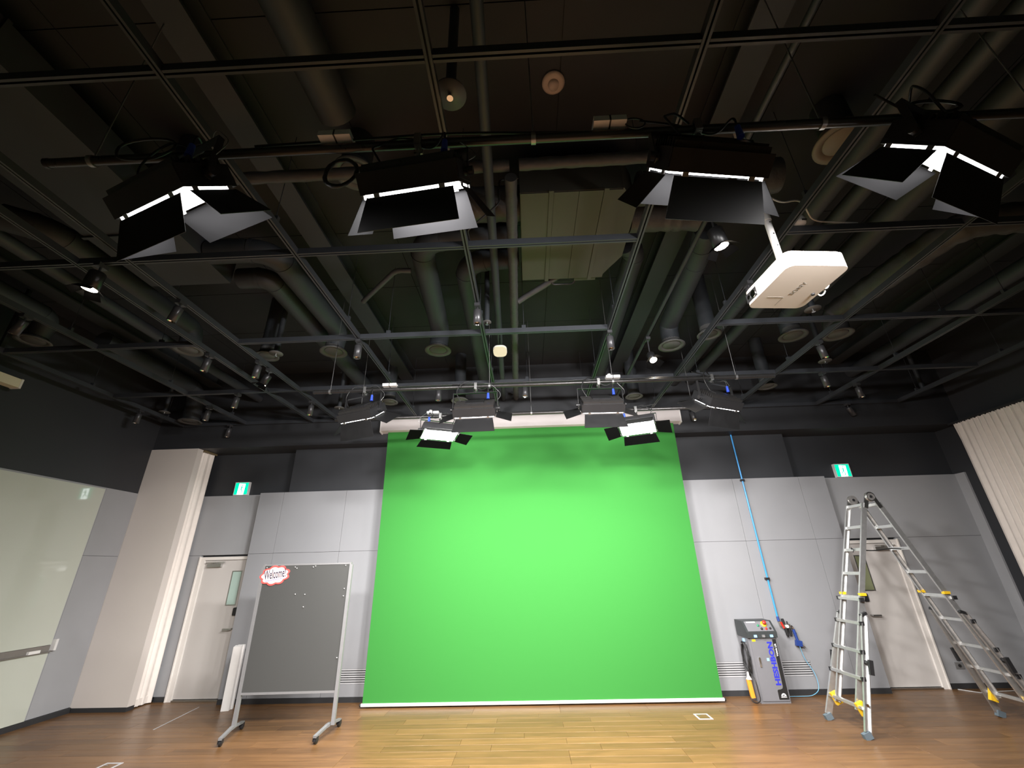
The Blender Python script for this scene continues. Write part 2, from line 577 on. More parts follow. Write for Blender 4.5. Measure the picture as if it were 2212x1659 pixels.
# left wall panels
for a, b in ((0.07, ZJ - g), (ZJ + g, ZP)):
    panel(wall_left, (XL + 0.0005, 6.78, a), (XL + 0.012, 7.385, b), M_GREYD)
    panel(wall_left, (XL + 0.0005, YF, a), (XL + 0.012, 6.776, b), M_GREYD)
panel(wall_right, (XR - 0.03, 7.69, 0.07), (XR - 0.0005, RY - 0.002, ZP), M_GREYD)
for k in range(8):
    panel(wall_front, (XL + 0.01 + 1.8 * k, YF + 0.001, 0.07), (min(XL + 1.8 * (k + 1), XR - 0.01), YF + 0.02, ZP), M_GREYD)
# pier in beige paint
struct('wall_pier', MB().box2((XL + 0.001, 7.39, 0.055), (-5.985, 7.52, ZS - 0.001)), M_BEIGE, 'flat beige pier standing in front of the left curtain')
# baseboards
def baseb(name, a, b):
    struct(name, MB().box2(a, b), M_BASE, 'charcoal baseboard')
baseb('baseboard_back', (-4.83, WY - 0.008, 0.0), (5.2, WY + 0.018, 0.068))
baseb('baseboard_back_left', (-5.98, RY - 0.008, 0.0), (DXL[0] - 0.003, RY + 0.05, 0.068))
baseb('baseboard_back_right', (DXR[1] + 0.003, RY - 0.008, 0.0), (XR - 0.001, RY + 0.05, 0.068))
baseb('baseboard_left', (XL + 0.0005, YF, 0.0), (XL + 0.036, 7.378, 0.066))
baseb('baseboard_pier', (XL + 0.04, 7.38, 0.0), (-5.985, 7.52, 0.054))
baseb('baseboard_right', (XR - 0.036, YF, 0.0), (XR - 0.0005, RY - 0.01, 0.066))

# ------------------------------------------------------------------ doors
def door(name, x0, x1, hinge, label, glass):
    """hinge = -1 left or +1 right; leaf set back inside a cream frame"""
    d = thing(name, label, None, ((x0 + x1) / 2, RY, 0))
    d['kind'] = 'structure'
    hw = (x1 - x0) / 2
    fw = 0.095
    for s in (-1, 1):
        part('door_frame', MB().box2((s * hw, -0.012, 0), (s * (hw - fw), 0.055, 2.10)).box2((s * hw, -0.03, 0), (s * (hw - 0.02), -0.0125, 2.11)), M_FRAME, d)
    part('door_frame', MB().box2((-hw + fw, -0.012, 2.05), (hw - fw, 0.055, 2.10)), M_FRAME, d)
    lf = part('door_leaf', MB().box2((-hw + fw + 0.004, 0.018, 0.03), (hw - fw - 0.004, 0.056, 2.045)), M_DOOR, d)
    part('threshold', MB().box2((-hw + fw + 0.003, -0.015, 0.001), (hw - fw - 0.003, 0.055, 0.022)), M_STEEL, d)
    gx = -hinge * (hw - fw - 0.185)
    wnd = part('window_frame', MB().box2((gx - 0.09, 0.012, 1.33), (gx - 0.075, 0.0175, 1.87)).box2((gx + 0.075, 0.012, 1.33), (gx + 0.09, 0.0175, 1.87))
               .box2((gx - 0.075, 0.012, 1.855), (gx + 0.075, 0.0175, 1.87)).box2((gx - 0.075, 0.012, 1.33), (gx + 0.075, 0.0175, 1.345)), M_STEEL, lf)
    part('window_pane', MB().box2((gx - 0.074, 0.014, 1.346), (gx + 0.074, 0.0172, 1.854)), glass, lf)
    hx = -hinge * (hw - fw - 0.07)
    part('door_lock', MB().prism(rrect(0.075, 0.12, 0.02), 0.03, Matrix.Translation((hx, 0.0175, 1.24)) @ Matrix.Rotation(R(90), 4, 'X')), M_PLASTIC, lf)
    part('door_handle', MB().cyl((hx, 0.0175, 0.985), (hx, -0.035, 0.985), 0.012, n=10).box2((hx, -0.046, 0.972), (hx + hinge * 0.13, -0.03, 0.996)), M_STEEL, lf)
    cx = hinge * (hw - fw - 0.20)
    part('door_closer', MB().box2((cx - 0.12, -0.035, 1.935), (cx + 0.12, 0.0175, 1.99))
         .box((cx + 0.03, -0.05, 2.01), (0.36, 0.02, 0.015), (0, 0, hinge * 6)).cyl((cx, -0.01, 1.99), (cx, -0.01, 2.02), 0.015, n=10), M_STEEL, lf)
    return d
door('door_1', DXL[0], DXL[1], -1, 'off-white door under the exit sign nearest the beige pier', M_WINDOW)
door('door_2', DXR[0], DXR[1], 1, 'off-white door standing behind the folding ladder', M_WINDOWD)

# ------------------------------------------------------------------ louvred grille in the middle wall
t = thing('wall_grille', 'long slotted air grille low in the middle wall', 'vent', (0.57, WY, 0.23))
part('grille_back', MB().box2((-3.57, 0.012, 0.0), (3.58, 0.0195, 0.2)), M_VENTB, t)
for k in range(7):
    part('slat', MB().box2((-3.57, 0.0, 0.003 + k * 0.0295), (3.575, 0.011, 0.020 + k * 0.0295)), M_SLAT, t)

# ------------------------------------------------------------------ glass board on the left wall
t = thing('glass_whiteboard', 'pale green-white glass writing board covering the left wall', 'whiteboard', (XL + 0.013, 5.0, 0.07))
for a, b in ((0.0, 0.79), (0.885, 3.06)):
    for y0, y1 in ((-1.9, -0.302), (-0.298, 1.75)):
        part('glass_pane', MB().box2((0, y0, a), (0.014, y1, b)), M_GLASSB, t)
tr = part('pen_tray', MB().box2((0.0, -1.9, 0.795), (0.012, 1.75, 0.88)).box2((0.012, -1.9, 0.795), (0.055, 1.75, 0.803)), M_TRAY, t)
part('tray_end', MB().box2((0.0, 1.765, 0.81), (0.06, 1.80, 0.95)), M_WHITE, t)
part('eraser', MB().box2((0.016, 1.45, 0.804), (0.05, 1.6, 0.84)), M_CARTON, t)

# ------------------------------------------------------------------ curtains
def curtain_mb(p0, p1, z0, z1, amp, waves, nrm, ruff=0.012, seed=1, thick=0.004):
    rnd = random.Random(seed)
    ph = [rnd.uniform(0, 6.28) for _ in range(6)]
    nu, nv = waves * 8, 14
    mb = MB()
    p0, p1, nrm = Vector(p0), Vector(p1), Vector(nrm)
    for side in (0, 1):
        vs = []
        for j in range(nv + 1):
            v = j / nv
            z = z0 + (z1 - z0) * v
            for i in range(nu + 1):
                u_ = i / nu
                a = amp * (0.75 + 0.25 * math.sin(ph[3] + 9 * u_)) * (1.0 - 0.25 * v)
                off = a * math.sin(2 * PI * waves * u_ + ph[0] + 0.9 * math.sin(7 * u_ + ph[1]) + 0.4 * v * math.sin(11 * u_ + ph[2]))
                if v > 0.93:
                    off = off * 0.45 + ruff * math.sin(2 * PI * waves * 2.3 * u_ + ph[4])
                zz = z + (ruff * 0.7 * math.sin(2 * PI * waves * 2.3 * u_ + ph[5]) if j == nv else 0)
                p = p0.lerp(p1, u_) + nrm * (off + side * thick)
                vs.append((p.x, p.y, zz))
        fs = [(j * (nu + 1) + i, j * (nu + 1) + i + 1, (j + 1) * (nu + 1) + i + 1, (j + 1) * (nu + 1) + i) for j in range(nv) for i in range(nu)]
        mb.add(vs, fs, None, True)
    return mb

t = thing('curtain', 'off-white pleated curtain hanging along the right wall', 'curtain', (7.40, 6.8, 0.02))
part('cloth', curtain_mb((7.41, 7.33, 0.03), (7.41, 6.2, 0.03), 0.03, 3.905, 0.038, 11, (1, 0, 0), seed=3), M_CURT, t, world=True)
part('curtain_track', MB().box2((7.39, 6.1, 3.915), (7.44, SY - 0.002, 3.945)), M_BLACK, t, world=True)
t = thing('curtain', 'narrow off-white curtain gathered behind the beige pier', 'curtain', (-5.98, 7.66, 0.02))
part('cloth', curtain_mb((-6.03, 7.535, 0.02), (-5.985, 7.83, 0.02), 0.015, 3.915, 0.022, 3, (1, 0, 0), seed=5), M_CURT, t, world=True)
part('hem', MB().box2((-6.008, 7.545, 0.02), (-6.0, 7.80, 0.11)), M_CURT, t, world=True)
part('curtain_track', MB().box2((-6.04, 7.53, 3.915), (-5.95, 7.86, ZS - 0.001)), M_GOLD, t, world=True)

# ------------------------------------------------------------------ exit signs
def exit_sign(x, label):
    t = thing('exit_sign', label, 'exit sign', (x, RY - 0.001, 3.16), 0, 'exit signs above the doors')
    # the sign stands on the ledge of the grey panels, back against the black wall
    part('sign_box', MB().box2((-0.135, 0.0, 0.0), (0.135, 0.058, 0.24)), M_WHITE, t)
    fc = part('sign_face', MB().box2((-0.122, -0.003, 0.014), (0.122, -0.0005, 0.226)), M_EGREEN, t)
    part('doorway_mark', MB().prism([(-0.062, 0.014), (0.058, 0.014), (0.066, 0.205), (-0.052, 0.212)], 0.001, Matrix.Translation((0, -0.003, 0)) @ Matrix.Rotation(R(90), 4, 'X')), M_EWHITE, t)
    f = Matrix.Translation((0, -0.0042, 0)) @ Matrix.Rotation(R(90), 4, 'X')
    man = MB()
    man.prism([(0.012 + 0.013 * math.cos(a * PI / 5), 0.180 + 0.013 * math.sin(a * PI / 5)) for a in range(10)], 0.0006, f)
    for poly in ([(-0.01, 0.105), (0.012, 0.10), (0.022, 0.155), (0.0, 0.165)],
                 [(-0.012, 0.108), (0.006, 0.112), (-0.02, 0.07), (-0.048, 0.062), (-0.05, 0.074), (-0.028, 0.082)],
                 [(-0.006, 0.102), (0.014, 0.102), (0.032, 0.072), (0.02, 0.03), (0.006, 0.032), (0.015, 0.07)],
                 [(0.02, 0.155), (0.024, 0.143), (0.044, 0.13), (0.05, 0.142)],
                 [(0.0, 0.164), (0.002, 0.15), (-0.022, 0.125), (-0.034, 0.13)]):
        man.prism(poly, 0.0006, f)
    part('running_figure', man, M_EGREEN, t)
    return t
exit_sign(-5.335, 'lit green exit sign above the door next to the beige pier')
exit_sign(5.69, 'lit green exit sign above the door behind the ladder')

# ================================================================== GREEN SCREEN
t = thing('green_screen', 'large chroma green roll-down backdrop with white casing', 'backdrop', (0.08, 7.36, 0.0))
cs = MB()
cs.prism([(-0.075, 0.02), (0.05, 0.0), (0.05, 0.235), (-0.06, 0.235), (-0.075, 0.22)], 5.36, Matrix.Translation((-2.68, 0, 4.108)) @ Matrix(((0, 0, 1, 0), (1, 0, 0, 0), (0, 1, 0, 0), (0, 0, 0, 1))))
part('casing', cs, M_CASE, t)
for s in (-1, 1):
    part('casing_end', MB().prism([(-0.08, 0.0), (0.05, -0.012), (0.05, 0.24), (-0.064, 0.24), (-0.08, 0.225)], 0.02, Matrix.Translation((s * 2.69 - 0.01, 0, 4.105)) @ Matrix(((0, 0, 1, 0), (1, 0, 0, 0), (0, 1, 0, 0), (0, 0, 0, 1)))), M_WHITE, t)
part('casing_joint', MB().box2((2.20, -0.0765, 4.13), (2.204, -0.07, 4.34)), M_JOINT, t)
nu = 24
vs, fs = [], []
for j in range(nu + 1):
    for i in range(nu + 1):
        u_, v_ = i / nu, j / nu
        hw = 2.565 - 0.012 * math.sin(PI * v_)
        vs.append(((2 * u_ - 1) * hw, 0.012 * math.sin(6 * u_) * math.sin(PI * v_) * 0.4, 0.05 + v_ * 4.07))
for j in range(nu):
    for i in range(nu):
        fs.append((j * (nu + 1) + i, j * (nu + 1) + i + 1, (j + 1) * (nu + 1) + i + 1, (j + 1) * (nu + 1) + i))
part('green_cloth', MB().add(vs, fs, None, True), M_GREEN, t)
part('bottom_bar', MB().prism(rrect(0.04, 0.042, 0.015, 4), 5.16, Matrix.Translation((-2.58, 0, 0.04)) @ Matrix(((0, 0, 1, 0), (1, 0, 0, 0), (0, 1, 0, 0), (0, 0, 0, 1)))), M_WHITE, t)
for s in (-1, 1):
    part('bar_end_cap', MB().cyl((s * 2.58, 0, 0.04), (s * 2.60, 0, 0.04), 0.022, n=14), M_PLASTIC, t)

# ================================================================== PIN BOARD
BZ = 2.0
t = thing('pin_board', 'dark grey felt pin board on a wheeled grey metal stand', 'notice board', (-3.075, 6.30, 0), 2.0)
bw = 0.605
part('felt_panel', MB().box2((-bw + 0.022, -0.012, 0.45), (bw - 0.022, 0.012, 1.905)), M_PIN, t)
part('frame_rail', MB().box2((-bw + 0.022, -0.016, 1.905), (bw - 0.022, 0.016, 1.925)), M_FRAMEALU, t)
part('frame_rail', MB().box2((-bw + 0.022, -0.016, 0.425), (bw - 0.022, 0.016, 0.45)), M_FRAMEALU, t)
for s in (-1, 1):
    part('post', MB().box2((s * bw, -0.02, 0.10), (s * (bw - 0.022) + s * 0.0, 0.02, 1.93)).box2((s * (bw + 0.02), -0.02, 0.10), (s * bw, 0.02, 1.90)), M_FRAMEALU, t)
    ft = MB()
    fa = Matrix.Translation((s * bw - (0.05 if s > 0 else 0.0), -0.02, 0)) @ Matrix.Rotation(R(-5 if s > 0 else 9), 4, 'Z') @ Matrix.Translation((-s * bw, 0, 0))
    ft.box((s * bw, 0, 0.105), (0.042, 0.1, 0.03), mtx=fa)
    for e in (-1, 1):
        ft.box((s * bw, e * 0.17, 0.092), (0.04, 0.29, 0.024), (-e * 6, 0, 0), mtx=fa)
    part('foot', ft, M_FRAMEALU, t)
    for e in (-1, 1):
        y = e * 0.29
        c = part('caster', MB().cyl((s * bw - 0.013, y + 0.015, 0.033), (s * bw + 0.013, y + 0.015, 0.033), 0.032, n=18, mtx=fa), M_PLASTIC, t)
        part('caster_fork', MB().box((s * bw - 0.02, y + 0.005, 0.052), (0.008, 0.05, 0.045), mtx=fa).box((s * bw + 0.02, y + 0.005, 0.052), (0.008, 0.05, 0.045), mtx=fa).cyl((s * bw, y, 0.07), (s * bw, y, 0.09), 0.014, n=10, mtx=fa), M_PLASTIC, c)
pins = [(-0.555, 1.885), (-0.165, 1.883), (-0.14, 1.868), (0.085, 1.878), (0.115, 1.89), (0.53, 1.89), (0.548, 1.60), (0.548, 1.51), (-0.105, 1.545), (0.025, 1.54), (0.03, 1.39), (0.56, 0.80)]
for px, pz in pins:
    part('push_pin', MB().lathe([(0.0, 0.012), (0.006, 0.011), (0.0065, 0.006), (0.004, 0.0), (0, 0)], 8, Matrix.Translation((px, -0.012, pz)) @ Matrix.Rotation(R(90), 4, 'X')), M_WHITE, t)

# welcome cloud pinned to the board
def cloud(sx, sy, bulge):
    pts = []
    lobes = 9
    for k in range(108):
        a = 2 * PI * k / 108
        rr = 1 + bulge * abs(math.sin(lobes * a / 2 + 0.4))
        pts.append((sx * rr * math.cos(a), sy * rr * math.sin(a)))
    return pts
t = thing('welcome_sign', 'red-edged paper cloud reading Welcome on the pin board', 'sign', (-3.50, 6.267, 1.62), 2.0)
fm = Matrix.Translation((0, 0, 0.165)) @ Matrix.Rotation(R(7), 4, 'Y').inverted() @ Matrix.Rotation(R(90), 4, 'X')
part('cloud_border', MB().prism(cloud(0.178, 0.108, 0.17), 0.004, fm), M_PAPERR, t)
part('cloud_paper', MB().prism(cloud(0.156, 0.089, 0.17), 0.0012, fm @ Matrix.Translation((0, 0, 0.0042))), M_PAPERP, t)
tm = fm @ Matrix.Translation((0.005, 0.014, 0.0062))
wl = text_mb('Welcome!', 0.165, 0.0016, 0.0004, 0.42, 1.0, tm)
part('lettering', wl, M_INK, t)
part('underline', MB().prism([(-0.125, -0.048), (0.12, -0.040), (0.12, -0.036), (-0.125, -0.043)], 0.0006, fm @ Matrix.Translation((0, -0.012, 0.0056))), M_INKB, t)

# ================================================================== CARTON, FLOOR BITS
t = thing('carton', 'tall narrow white carton standing upright beside the door', 'box', (-4.50, 7.40, 0), 14)
part('box_body', MB().box2((-0.05, -0.06, 0), (0.055, 0.02, 0.80)), M_CARTON, t)
part('grey_side', MB().box2((-0.0515, -0.058, 0.01), (-0.0502, 0.018, 0.79)), M_CARTONG, t)  # thin sheet making the carton's left side grey
part('box_back', MB().box2((-0.02, 0.022, 0), (0.075, 0.07, 0.815)), M_WHITE, t)
part('top_flap', MB().box((0.005, -0.02, 0.806), (0.105, 0.08, 0.004), (8, 0, 0)), M_CARTON, t)

solo('floor_strip', MB().box((-4.965, 7.08, 0.002), (0.012, 0.98, 0.004), (0, 0, 6.5)), M_SLAT, 'thin metal strip lying on the floor before the pier', 'strip')
def floor_box(loc, rz, label):
    t = thing('floor_socket', label, 'floor socket', loc, rz)
    fr = MB()
    for s in (-1, 1):
        fr.box2((s * 0.09, -0.11, 0), (s * 0.068, 0.11, 0.004)).box2((-0.068, s * 0.11, 0), (0.068, s * 0.085, 0.004))
    part('frame', fr, M_SLAT, t)
    part('lid', MB().box2((-0.067, -0.084, 0), (0.067, 0.084, 0.002)), M_WOODF, t)
    part('lid_catch', MB().box2((-0.05, 0.03, 0.002), (-0.02, 0.055, 0.005)), M_STEEL, t)
floor_box((2.145, 6.78, 0), 0, 'square steel floor socket in front of the green screen')
floor_box((-4.47, 5.46, 0), 0, 'square steel floor socket on the open floor towards the glass board')

t = thing('wall_socket', 'grey wall socket low on the panel beside the ladder', 'socket', (6.445, RY, 0.25))
part('plate', MB().box2((-0.06, -0.009, 0), (0.06, -0.0005, 0.085)), M_FRAMEALU, t)
part('socket_hole', MB().cyl((0.0, -0.009, 0.042), (0, -0.014, 0.042), 0.022, n=14), M_PLASTIC, t)
solo('loose_cord', MB().tube([(6.26, 7.82, 0.006), (6.40, 7.62, 0.006), (6.55, 7.66, 0.006), (7.2, 7.72, 0.006)], 0.006), M_WCABLE, 'pale cord lying along the skirting past the ladder', 'cord')

# ================================================================== LIFT CONSOLE
t = thing('lift_console', 'grey lift control cabinet with sloped charcoal panel and blue lettering', 'control cabinet', (3.335, 7.29, 0), 0)
# body: front face at y=0, wide 0.40, deep 0.30
part('body', MB().box2((-0.205, 0.0, 0.0), (0.205, 0.31, 0.80)), M_CABG, t)
dr = part('cabinet_door', MB().box2((-0.175, -0.012, 0.03), (0.19, -0.0005, 0.785)), M_CABG, t)
part('handle', MB().prism(rrect(0.026, 0.12, 0.01, 4), 0.012, Matrix.Translation((-0.105, -0.012, 0.49)) @ Matrix.Rotation(R(90), 4, 'X')), M_CHROME, dr)
FX = Matrix.Translation((0, -0.0122, 0)) @ Matrix.Rotation(R(90), 4, 'X')
part('black_decal', MB().prism([(0.186, 0.045), (0.186, 0.77), (0.135, 0.77), (0.135, 0.20), (0.125, 0.175), (0.10, 0.165), (0.06, 0.16), (0.05, 0.15), (0.05, 0.05), (0.056, 0.045)], 0.001, FX), M_DECAL, dr)
part('silver_decal', MB().prism([(0.03, 0.19), (0.133, 0.20), (0.133, 0.77), (0.03, 0.77)], 0.0008, FX), M_CABG, dr)
part('maker_name', text_mb('HESHBON', 0.092, 0.0045, 0.0004, 1.24, 1.03, FX @ Matrix.Translation((0.088, 0.475, 0.0016)) @ Matrix.Rotation(R(90), 4, 'Z')), M_DECALB, dr)
part('subtitle', text_mb('Vehicle Lift', 0.036, 0.0008, 0.0003, 0.95, 1.0, FX @ Matrix.Translation((0.161, 0.635, 0.0016)) @ Matrix.Rotation(R(90), 4, 'Z')), M_DECALW, dr)
em = MB()
em.prism([(0.085 + 0.0, 0.085), (0.155, 0.085), (0.152, 0.10), (0.142, 0.113), (0.125, 0.12), (0.105, 0.116), (0.091, 0.102)], 0.0006, FX @ Matrix.Translation((0, 0, 0.0012)))
part('emblem', em, M_DECALW, dr)
part('emblem_mark', MB().prism([(0.10, 0.09), (0.112, 0.103), (0.122, 0.098), (0.132, 0.108), (0.142, 0.092), (0.128, 0.096), (0.118, 0.09)], 0.0005, FX @ Matrix.Translation((0, 0, 0.002))), M_DECAL, dr)
part('emblem_text', text_mb('HESHBON', 0.017, 0.0004, 0.0003, 1.0, 1.0, FX @ Matrix.Translation((0.12, 0.074, 0.0016))), M_DECALW, dr)
# sloped console head
hd = part('console_head', MB().prism([(-0.035, 0.79), (-0.035, 0.865), (0.075, 1.0), (0.315, 1.0), (0.315, 0.79)], 0.43,
          Matrix.Translation((-0.215, 0, 0)) @ Matrix(((0, 0, 1, 0), (1, 0, 0, 0), (0, 1, 0, 0), (0, 0, 0, 1)))), M_CABD, t)
sl = math.atan2(0.135, 0.11)
HM = Matrix.Translation((0, 0.02, 0.9325)) @ Matrix.Rotation(sl, 4, 'X')
part('panel_plate', MB().box((0.0, 0.0, 0.0015), (0.37, 0.15, 0.002), mtx=HM), M_CABG, hd)
part('label_strip', MB().box((-0.09, 0.062, 0.0032), (0.13, 0.018, 0.001), mtx=HM), M_DECALW, hd)
part('emergency_stop_plate', MB().lathe([(0.0, 0.006), (0.042, 0.006), (0.042, 0.0)], 24, HM @ Matrix.Translation((0.085, 0.03, 0.003))), M_YELLOW, hd)
part('emergency_stop', MB().lathe([(0.0, 0.05), (0.022, 0.048), (0.027, 0.036), (0.018, 0.028), (0.016, 0.0)], 20, HM @ Matrix.Translation((0.085, 0.03, 0.009))), M_RED, hd)
for bx_, by_, m_ in ((-0.01, 0.005, M_GREENB), (0.02, -0.045, M_PLASTIC), (0.085, -0.045, M_RED), (0.145, -0.04, M_PLASTIC)):
    part('push_button', MB().lathe([(0.0, 0.02), (0.013, 0.019), (0.015, 0.0)], 14, HM @ Matrix.Translation((bx_, by_, 0.003))), m_, hd)
for bx_, m_ in ((-0.105, M_LBLUE), (0.01, M_FRAMEALU), (0.125, M_LBLUE)):
    part('clip', MB().box((bx_, -0.044, 0.815), (0.038, 0.018, 0.032)), m_, hd)
part('warning_label', MB().box((-0.13, -0.0135, 0.758), (0.05, 0.001, 0.028)), M_YELLOW, dr)
part('blue_tag', MB().box((0.015, -0.0145, 0.52), (0.034, 0.003, 0.036)), M_LBLUE, dr)
part('side_knob', MB().cyl((0.205, 0.1, 0.72), (0.235, 0.1, 0.72), 0.028, n=14), M_PLASTIC, t)
part('side_clip', MB().box((-0.217, 0.12, 0.75), (0.024, 0.03, 0.04)), M_LBLUE, t)
# coiled cable on its left side, hanging pendant
cp = []
for k in range(150):
    a = 2 * PI * k / 25
    ww = 0.085 + 0.012 * math.sin(k * 1.7)
    hh = 0.20 + 0.018 * math.sin(k * 0.9)
    cp.append((-0.232 - 0.018 * (k / 150) - 0.012 * math.sin(k * 0.37), 0.10 + ww * math.cos(a), 0.52 + hh * math.sin(a)))
cc = part('coiled_cable', MB().tube(cp, 0.007, 6), M_CABLE, t)
part('hanging_cable', MB().tube(bend([(-0.25, 0.05, 0.36), (-0.235, -0.04, 0.28), (-0.225, -0.06, 0.05), (-0.26, -0.02, 0.012), (-0.30, 0.06, 0.012), (-0.28, 0.10, 0.10)], 0.08), 0.007, 6), M_CABLE, t)
part('cable_hook', MB().cyl((-0.205, 0.1, 0.70), (-0.27, 0.1, 0.71), 0.009, n=8), M_STEEL, t)
pd = part('pendant_control', MB().prism(rrect(0.06, 0.05, 0.014, 3), 0.22, Matrix.Translation((-0.262, 0.085, 0.05)) @ Matrix.Rotation(R(-4), 4, 'Y')), M_ORANGE, t)
part('pendant_wrap', MB().lathe([(0.012, 0.36), (0.022, 0.30), (0.04, 0.275), (0.0405, 0.268)], 12, Matrix.Translation((-0.268, 0.085, 0.0))), M_CLEAR, pd)

# ------------------------------------------------------------------ air line on the wall
t = thing('air_pipe', 'bright blue air pipe running down the grey wall', 'pipe', (3.79, WY - 0.035, 1.0))
part('pipe', MB().cyl((3.762, WY - 0.035, ZP + 0.02), (3.806, WY - 0.035, 1.02), 0.0125, n=12).cyl((3.747, WY - 0.035, ZS - 0.003), (3.762, WY - 0.035, ZP + 0.02), 0.0125, n=12), M_HOSE, t, world=True)
for x, z in ((3.766, 3.12), (3.792, 1.555)):
    part('pipe_clamp', MB().box2((x - 0.03, WY - 0.055, z - 0.016), (x + 0.03, WY - 0.0005, z + 0.016)), M_PLASTIC, t, world=True)
t = thing('air_regulator', 'nickel and black air filter regulator below the blue pipe', 'regulator', (3.90, WY - 0.05, 0.68))
yy = WY - 0.05
part('inlet_elbow', MB().cyl((3.806, yy + 0.015, 1.018), (3.81, yy + 0.01, 0.955), 0.019, n=12), M_NAVY, t, world=True)
part('inlet_valve', MB().tube(bend([(3.81, yy, 0.953), (3.815, yy, 0.90), (3.84, yy, 0.885)], 0.03), 0.016, 10), M_BRASS, t, world=True)
part('red_lever', MB().box((3.835, yy - 0.022, 0.905), (0.022, 0.012, 0.09), (0, -18, 0)), M_RED, t, world=True)
part('valve_block', MB().box2((3.842, yy - 0.02, 0.862), (3.955, yy + 0.02, 0.915)), M_BRASS, t, world=True)
part('regulator_knob', MB().cyl((3.87, yy, 0.9155), (3.862, yy, 0.99), 0.021, 0.019, n=12), M_PLASTIC, t, world=True)
part('oiler_knob', MB().cyl((3.925, yy, 0.9155), (3.923, yy, 0.955), 0.008, n=10), M_PLASTIC, t, world=True)
part('gauge', MB().cyl((3.9, yy - 0.0205, 0.888), (3.9, yy - 0.035, 0.888), 0.022, n=18), M_WHITE, t, world=True)
part('filter_bowl', MB().cyl((3.88, yy, 0.861), (3.89, yy, 0.765), 0.024, 0.02, n=12).cyl((3.89, yy, 0.765), (3.892, yy, 0.745), 0.02, 0.008, n=12), M_PLASTIC, t, world=True)
part('oiler_bowl', MB().cyl((3.935, yy, 0.861), (3.942, yy, 0.768), 0.022, 0.019, n=12), M_PLASTIC, t, world=True)
part('outlet_elbow', MB().tube(bend([(3.956, yy, 0.888), (3.985, yy, 0.888), (3.992, yy, 0.845)], 0.025), 0.013, 10), M_CHROME, t, world=True)
part('coupling', MB().cyl((3.992, yy, 0.844), (4.015, yy, 0.70), 0.02, n=12).cyl((4.0, yy, 0.80), (4.003, yy, 0.785), 0.023, n=12), M_NAVY, t, world=True)
part('outlet_block', MB().box((4.022, yy, 0.66), (0.085, 0.05, 0.075), (0, 10, 0)), M_NAVY, t, world=True)
part('outlet_spout', MB().cyl((4.055, yy - 0.01, 0.64), (4.10, yy - 0.015, 0.605), 0.008, n=10), M_CHROME, t, world=True)
part('mount_bracket', MB().box2((3.86, yy + 0.0205, 0.87), (3.95, WY - 0.0005, 0.91)), M_STEEL, t, world=True)
part('mount_bracket', MB().box2((4.0, yy + 0.026, 0.64), (4.04, WY - 0.0005, 0.68)), M_STEEL, t, world=True)
solo('air_tube', MB().tube(bend([(4.02, yy - 0.01, 0.618), (4.05, yy, 0.45), (4.14, yy - 0.03, 0.28), (4.13, yy - 0.05, 0.08), (4.0, yy - 0.06, 0.012), (3.8, yy - 0.06, 0.012), (3.56, yy - 0.06, 0.012)], 0.12), 0.0045, 6), M_HOSE2, 'thin light blue tube looping from the regulator to the floor', 'tube')

# ================================================================== LADDER
t = thing('folding_ladder', 'aluminium telescopic folding ladder standing open on the floor', 'ladder', (4.64, 6.26, 0))
AX, AZ = 0.0, 2.58
def chan(p0, p1, wide, thick, lip, outward):
    """C channel from p0 to p1: web faces +-Y, flanges along the rung direction"""
    p0, p1 = Vector(p0), Vector(p1)
    d = (p1 - p0)
    L_ = d.length
    d.normalize()
    yv = Vector((0, 1, 0))
    yv = (yv - d * yv.dot(d)).normalized()
    xv = yv.cross(d)
    m = Matrix((( xv.x, yv.x, d.x, p0.x), (xv.y, yv.y, d.y, p0.y), (xv.z, yv.z, d.z, p0.z), (0, 0, 0, 1)))
    mb = MB()
    mb.box((0, 0, L_ / 2), (wide, thick, L_), mtx=m)
    for s in (-1, 1):
        mb.box((s * (wide / 2 - 0.004), outward * lip / 2, L_ / 2), (0.008, lip, L_), mtx=m)
    return mb
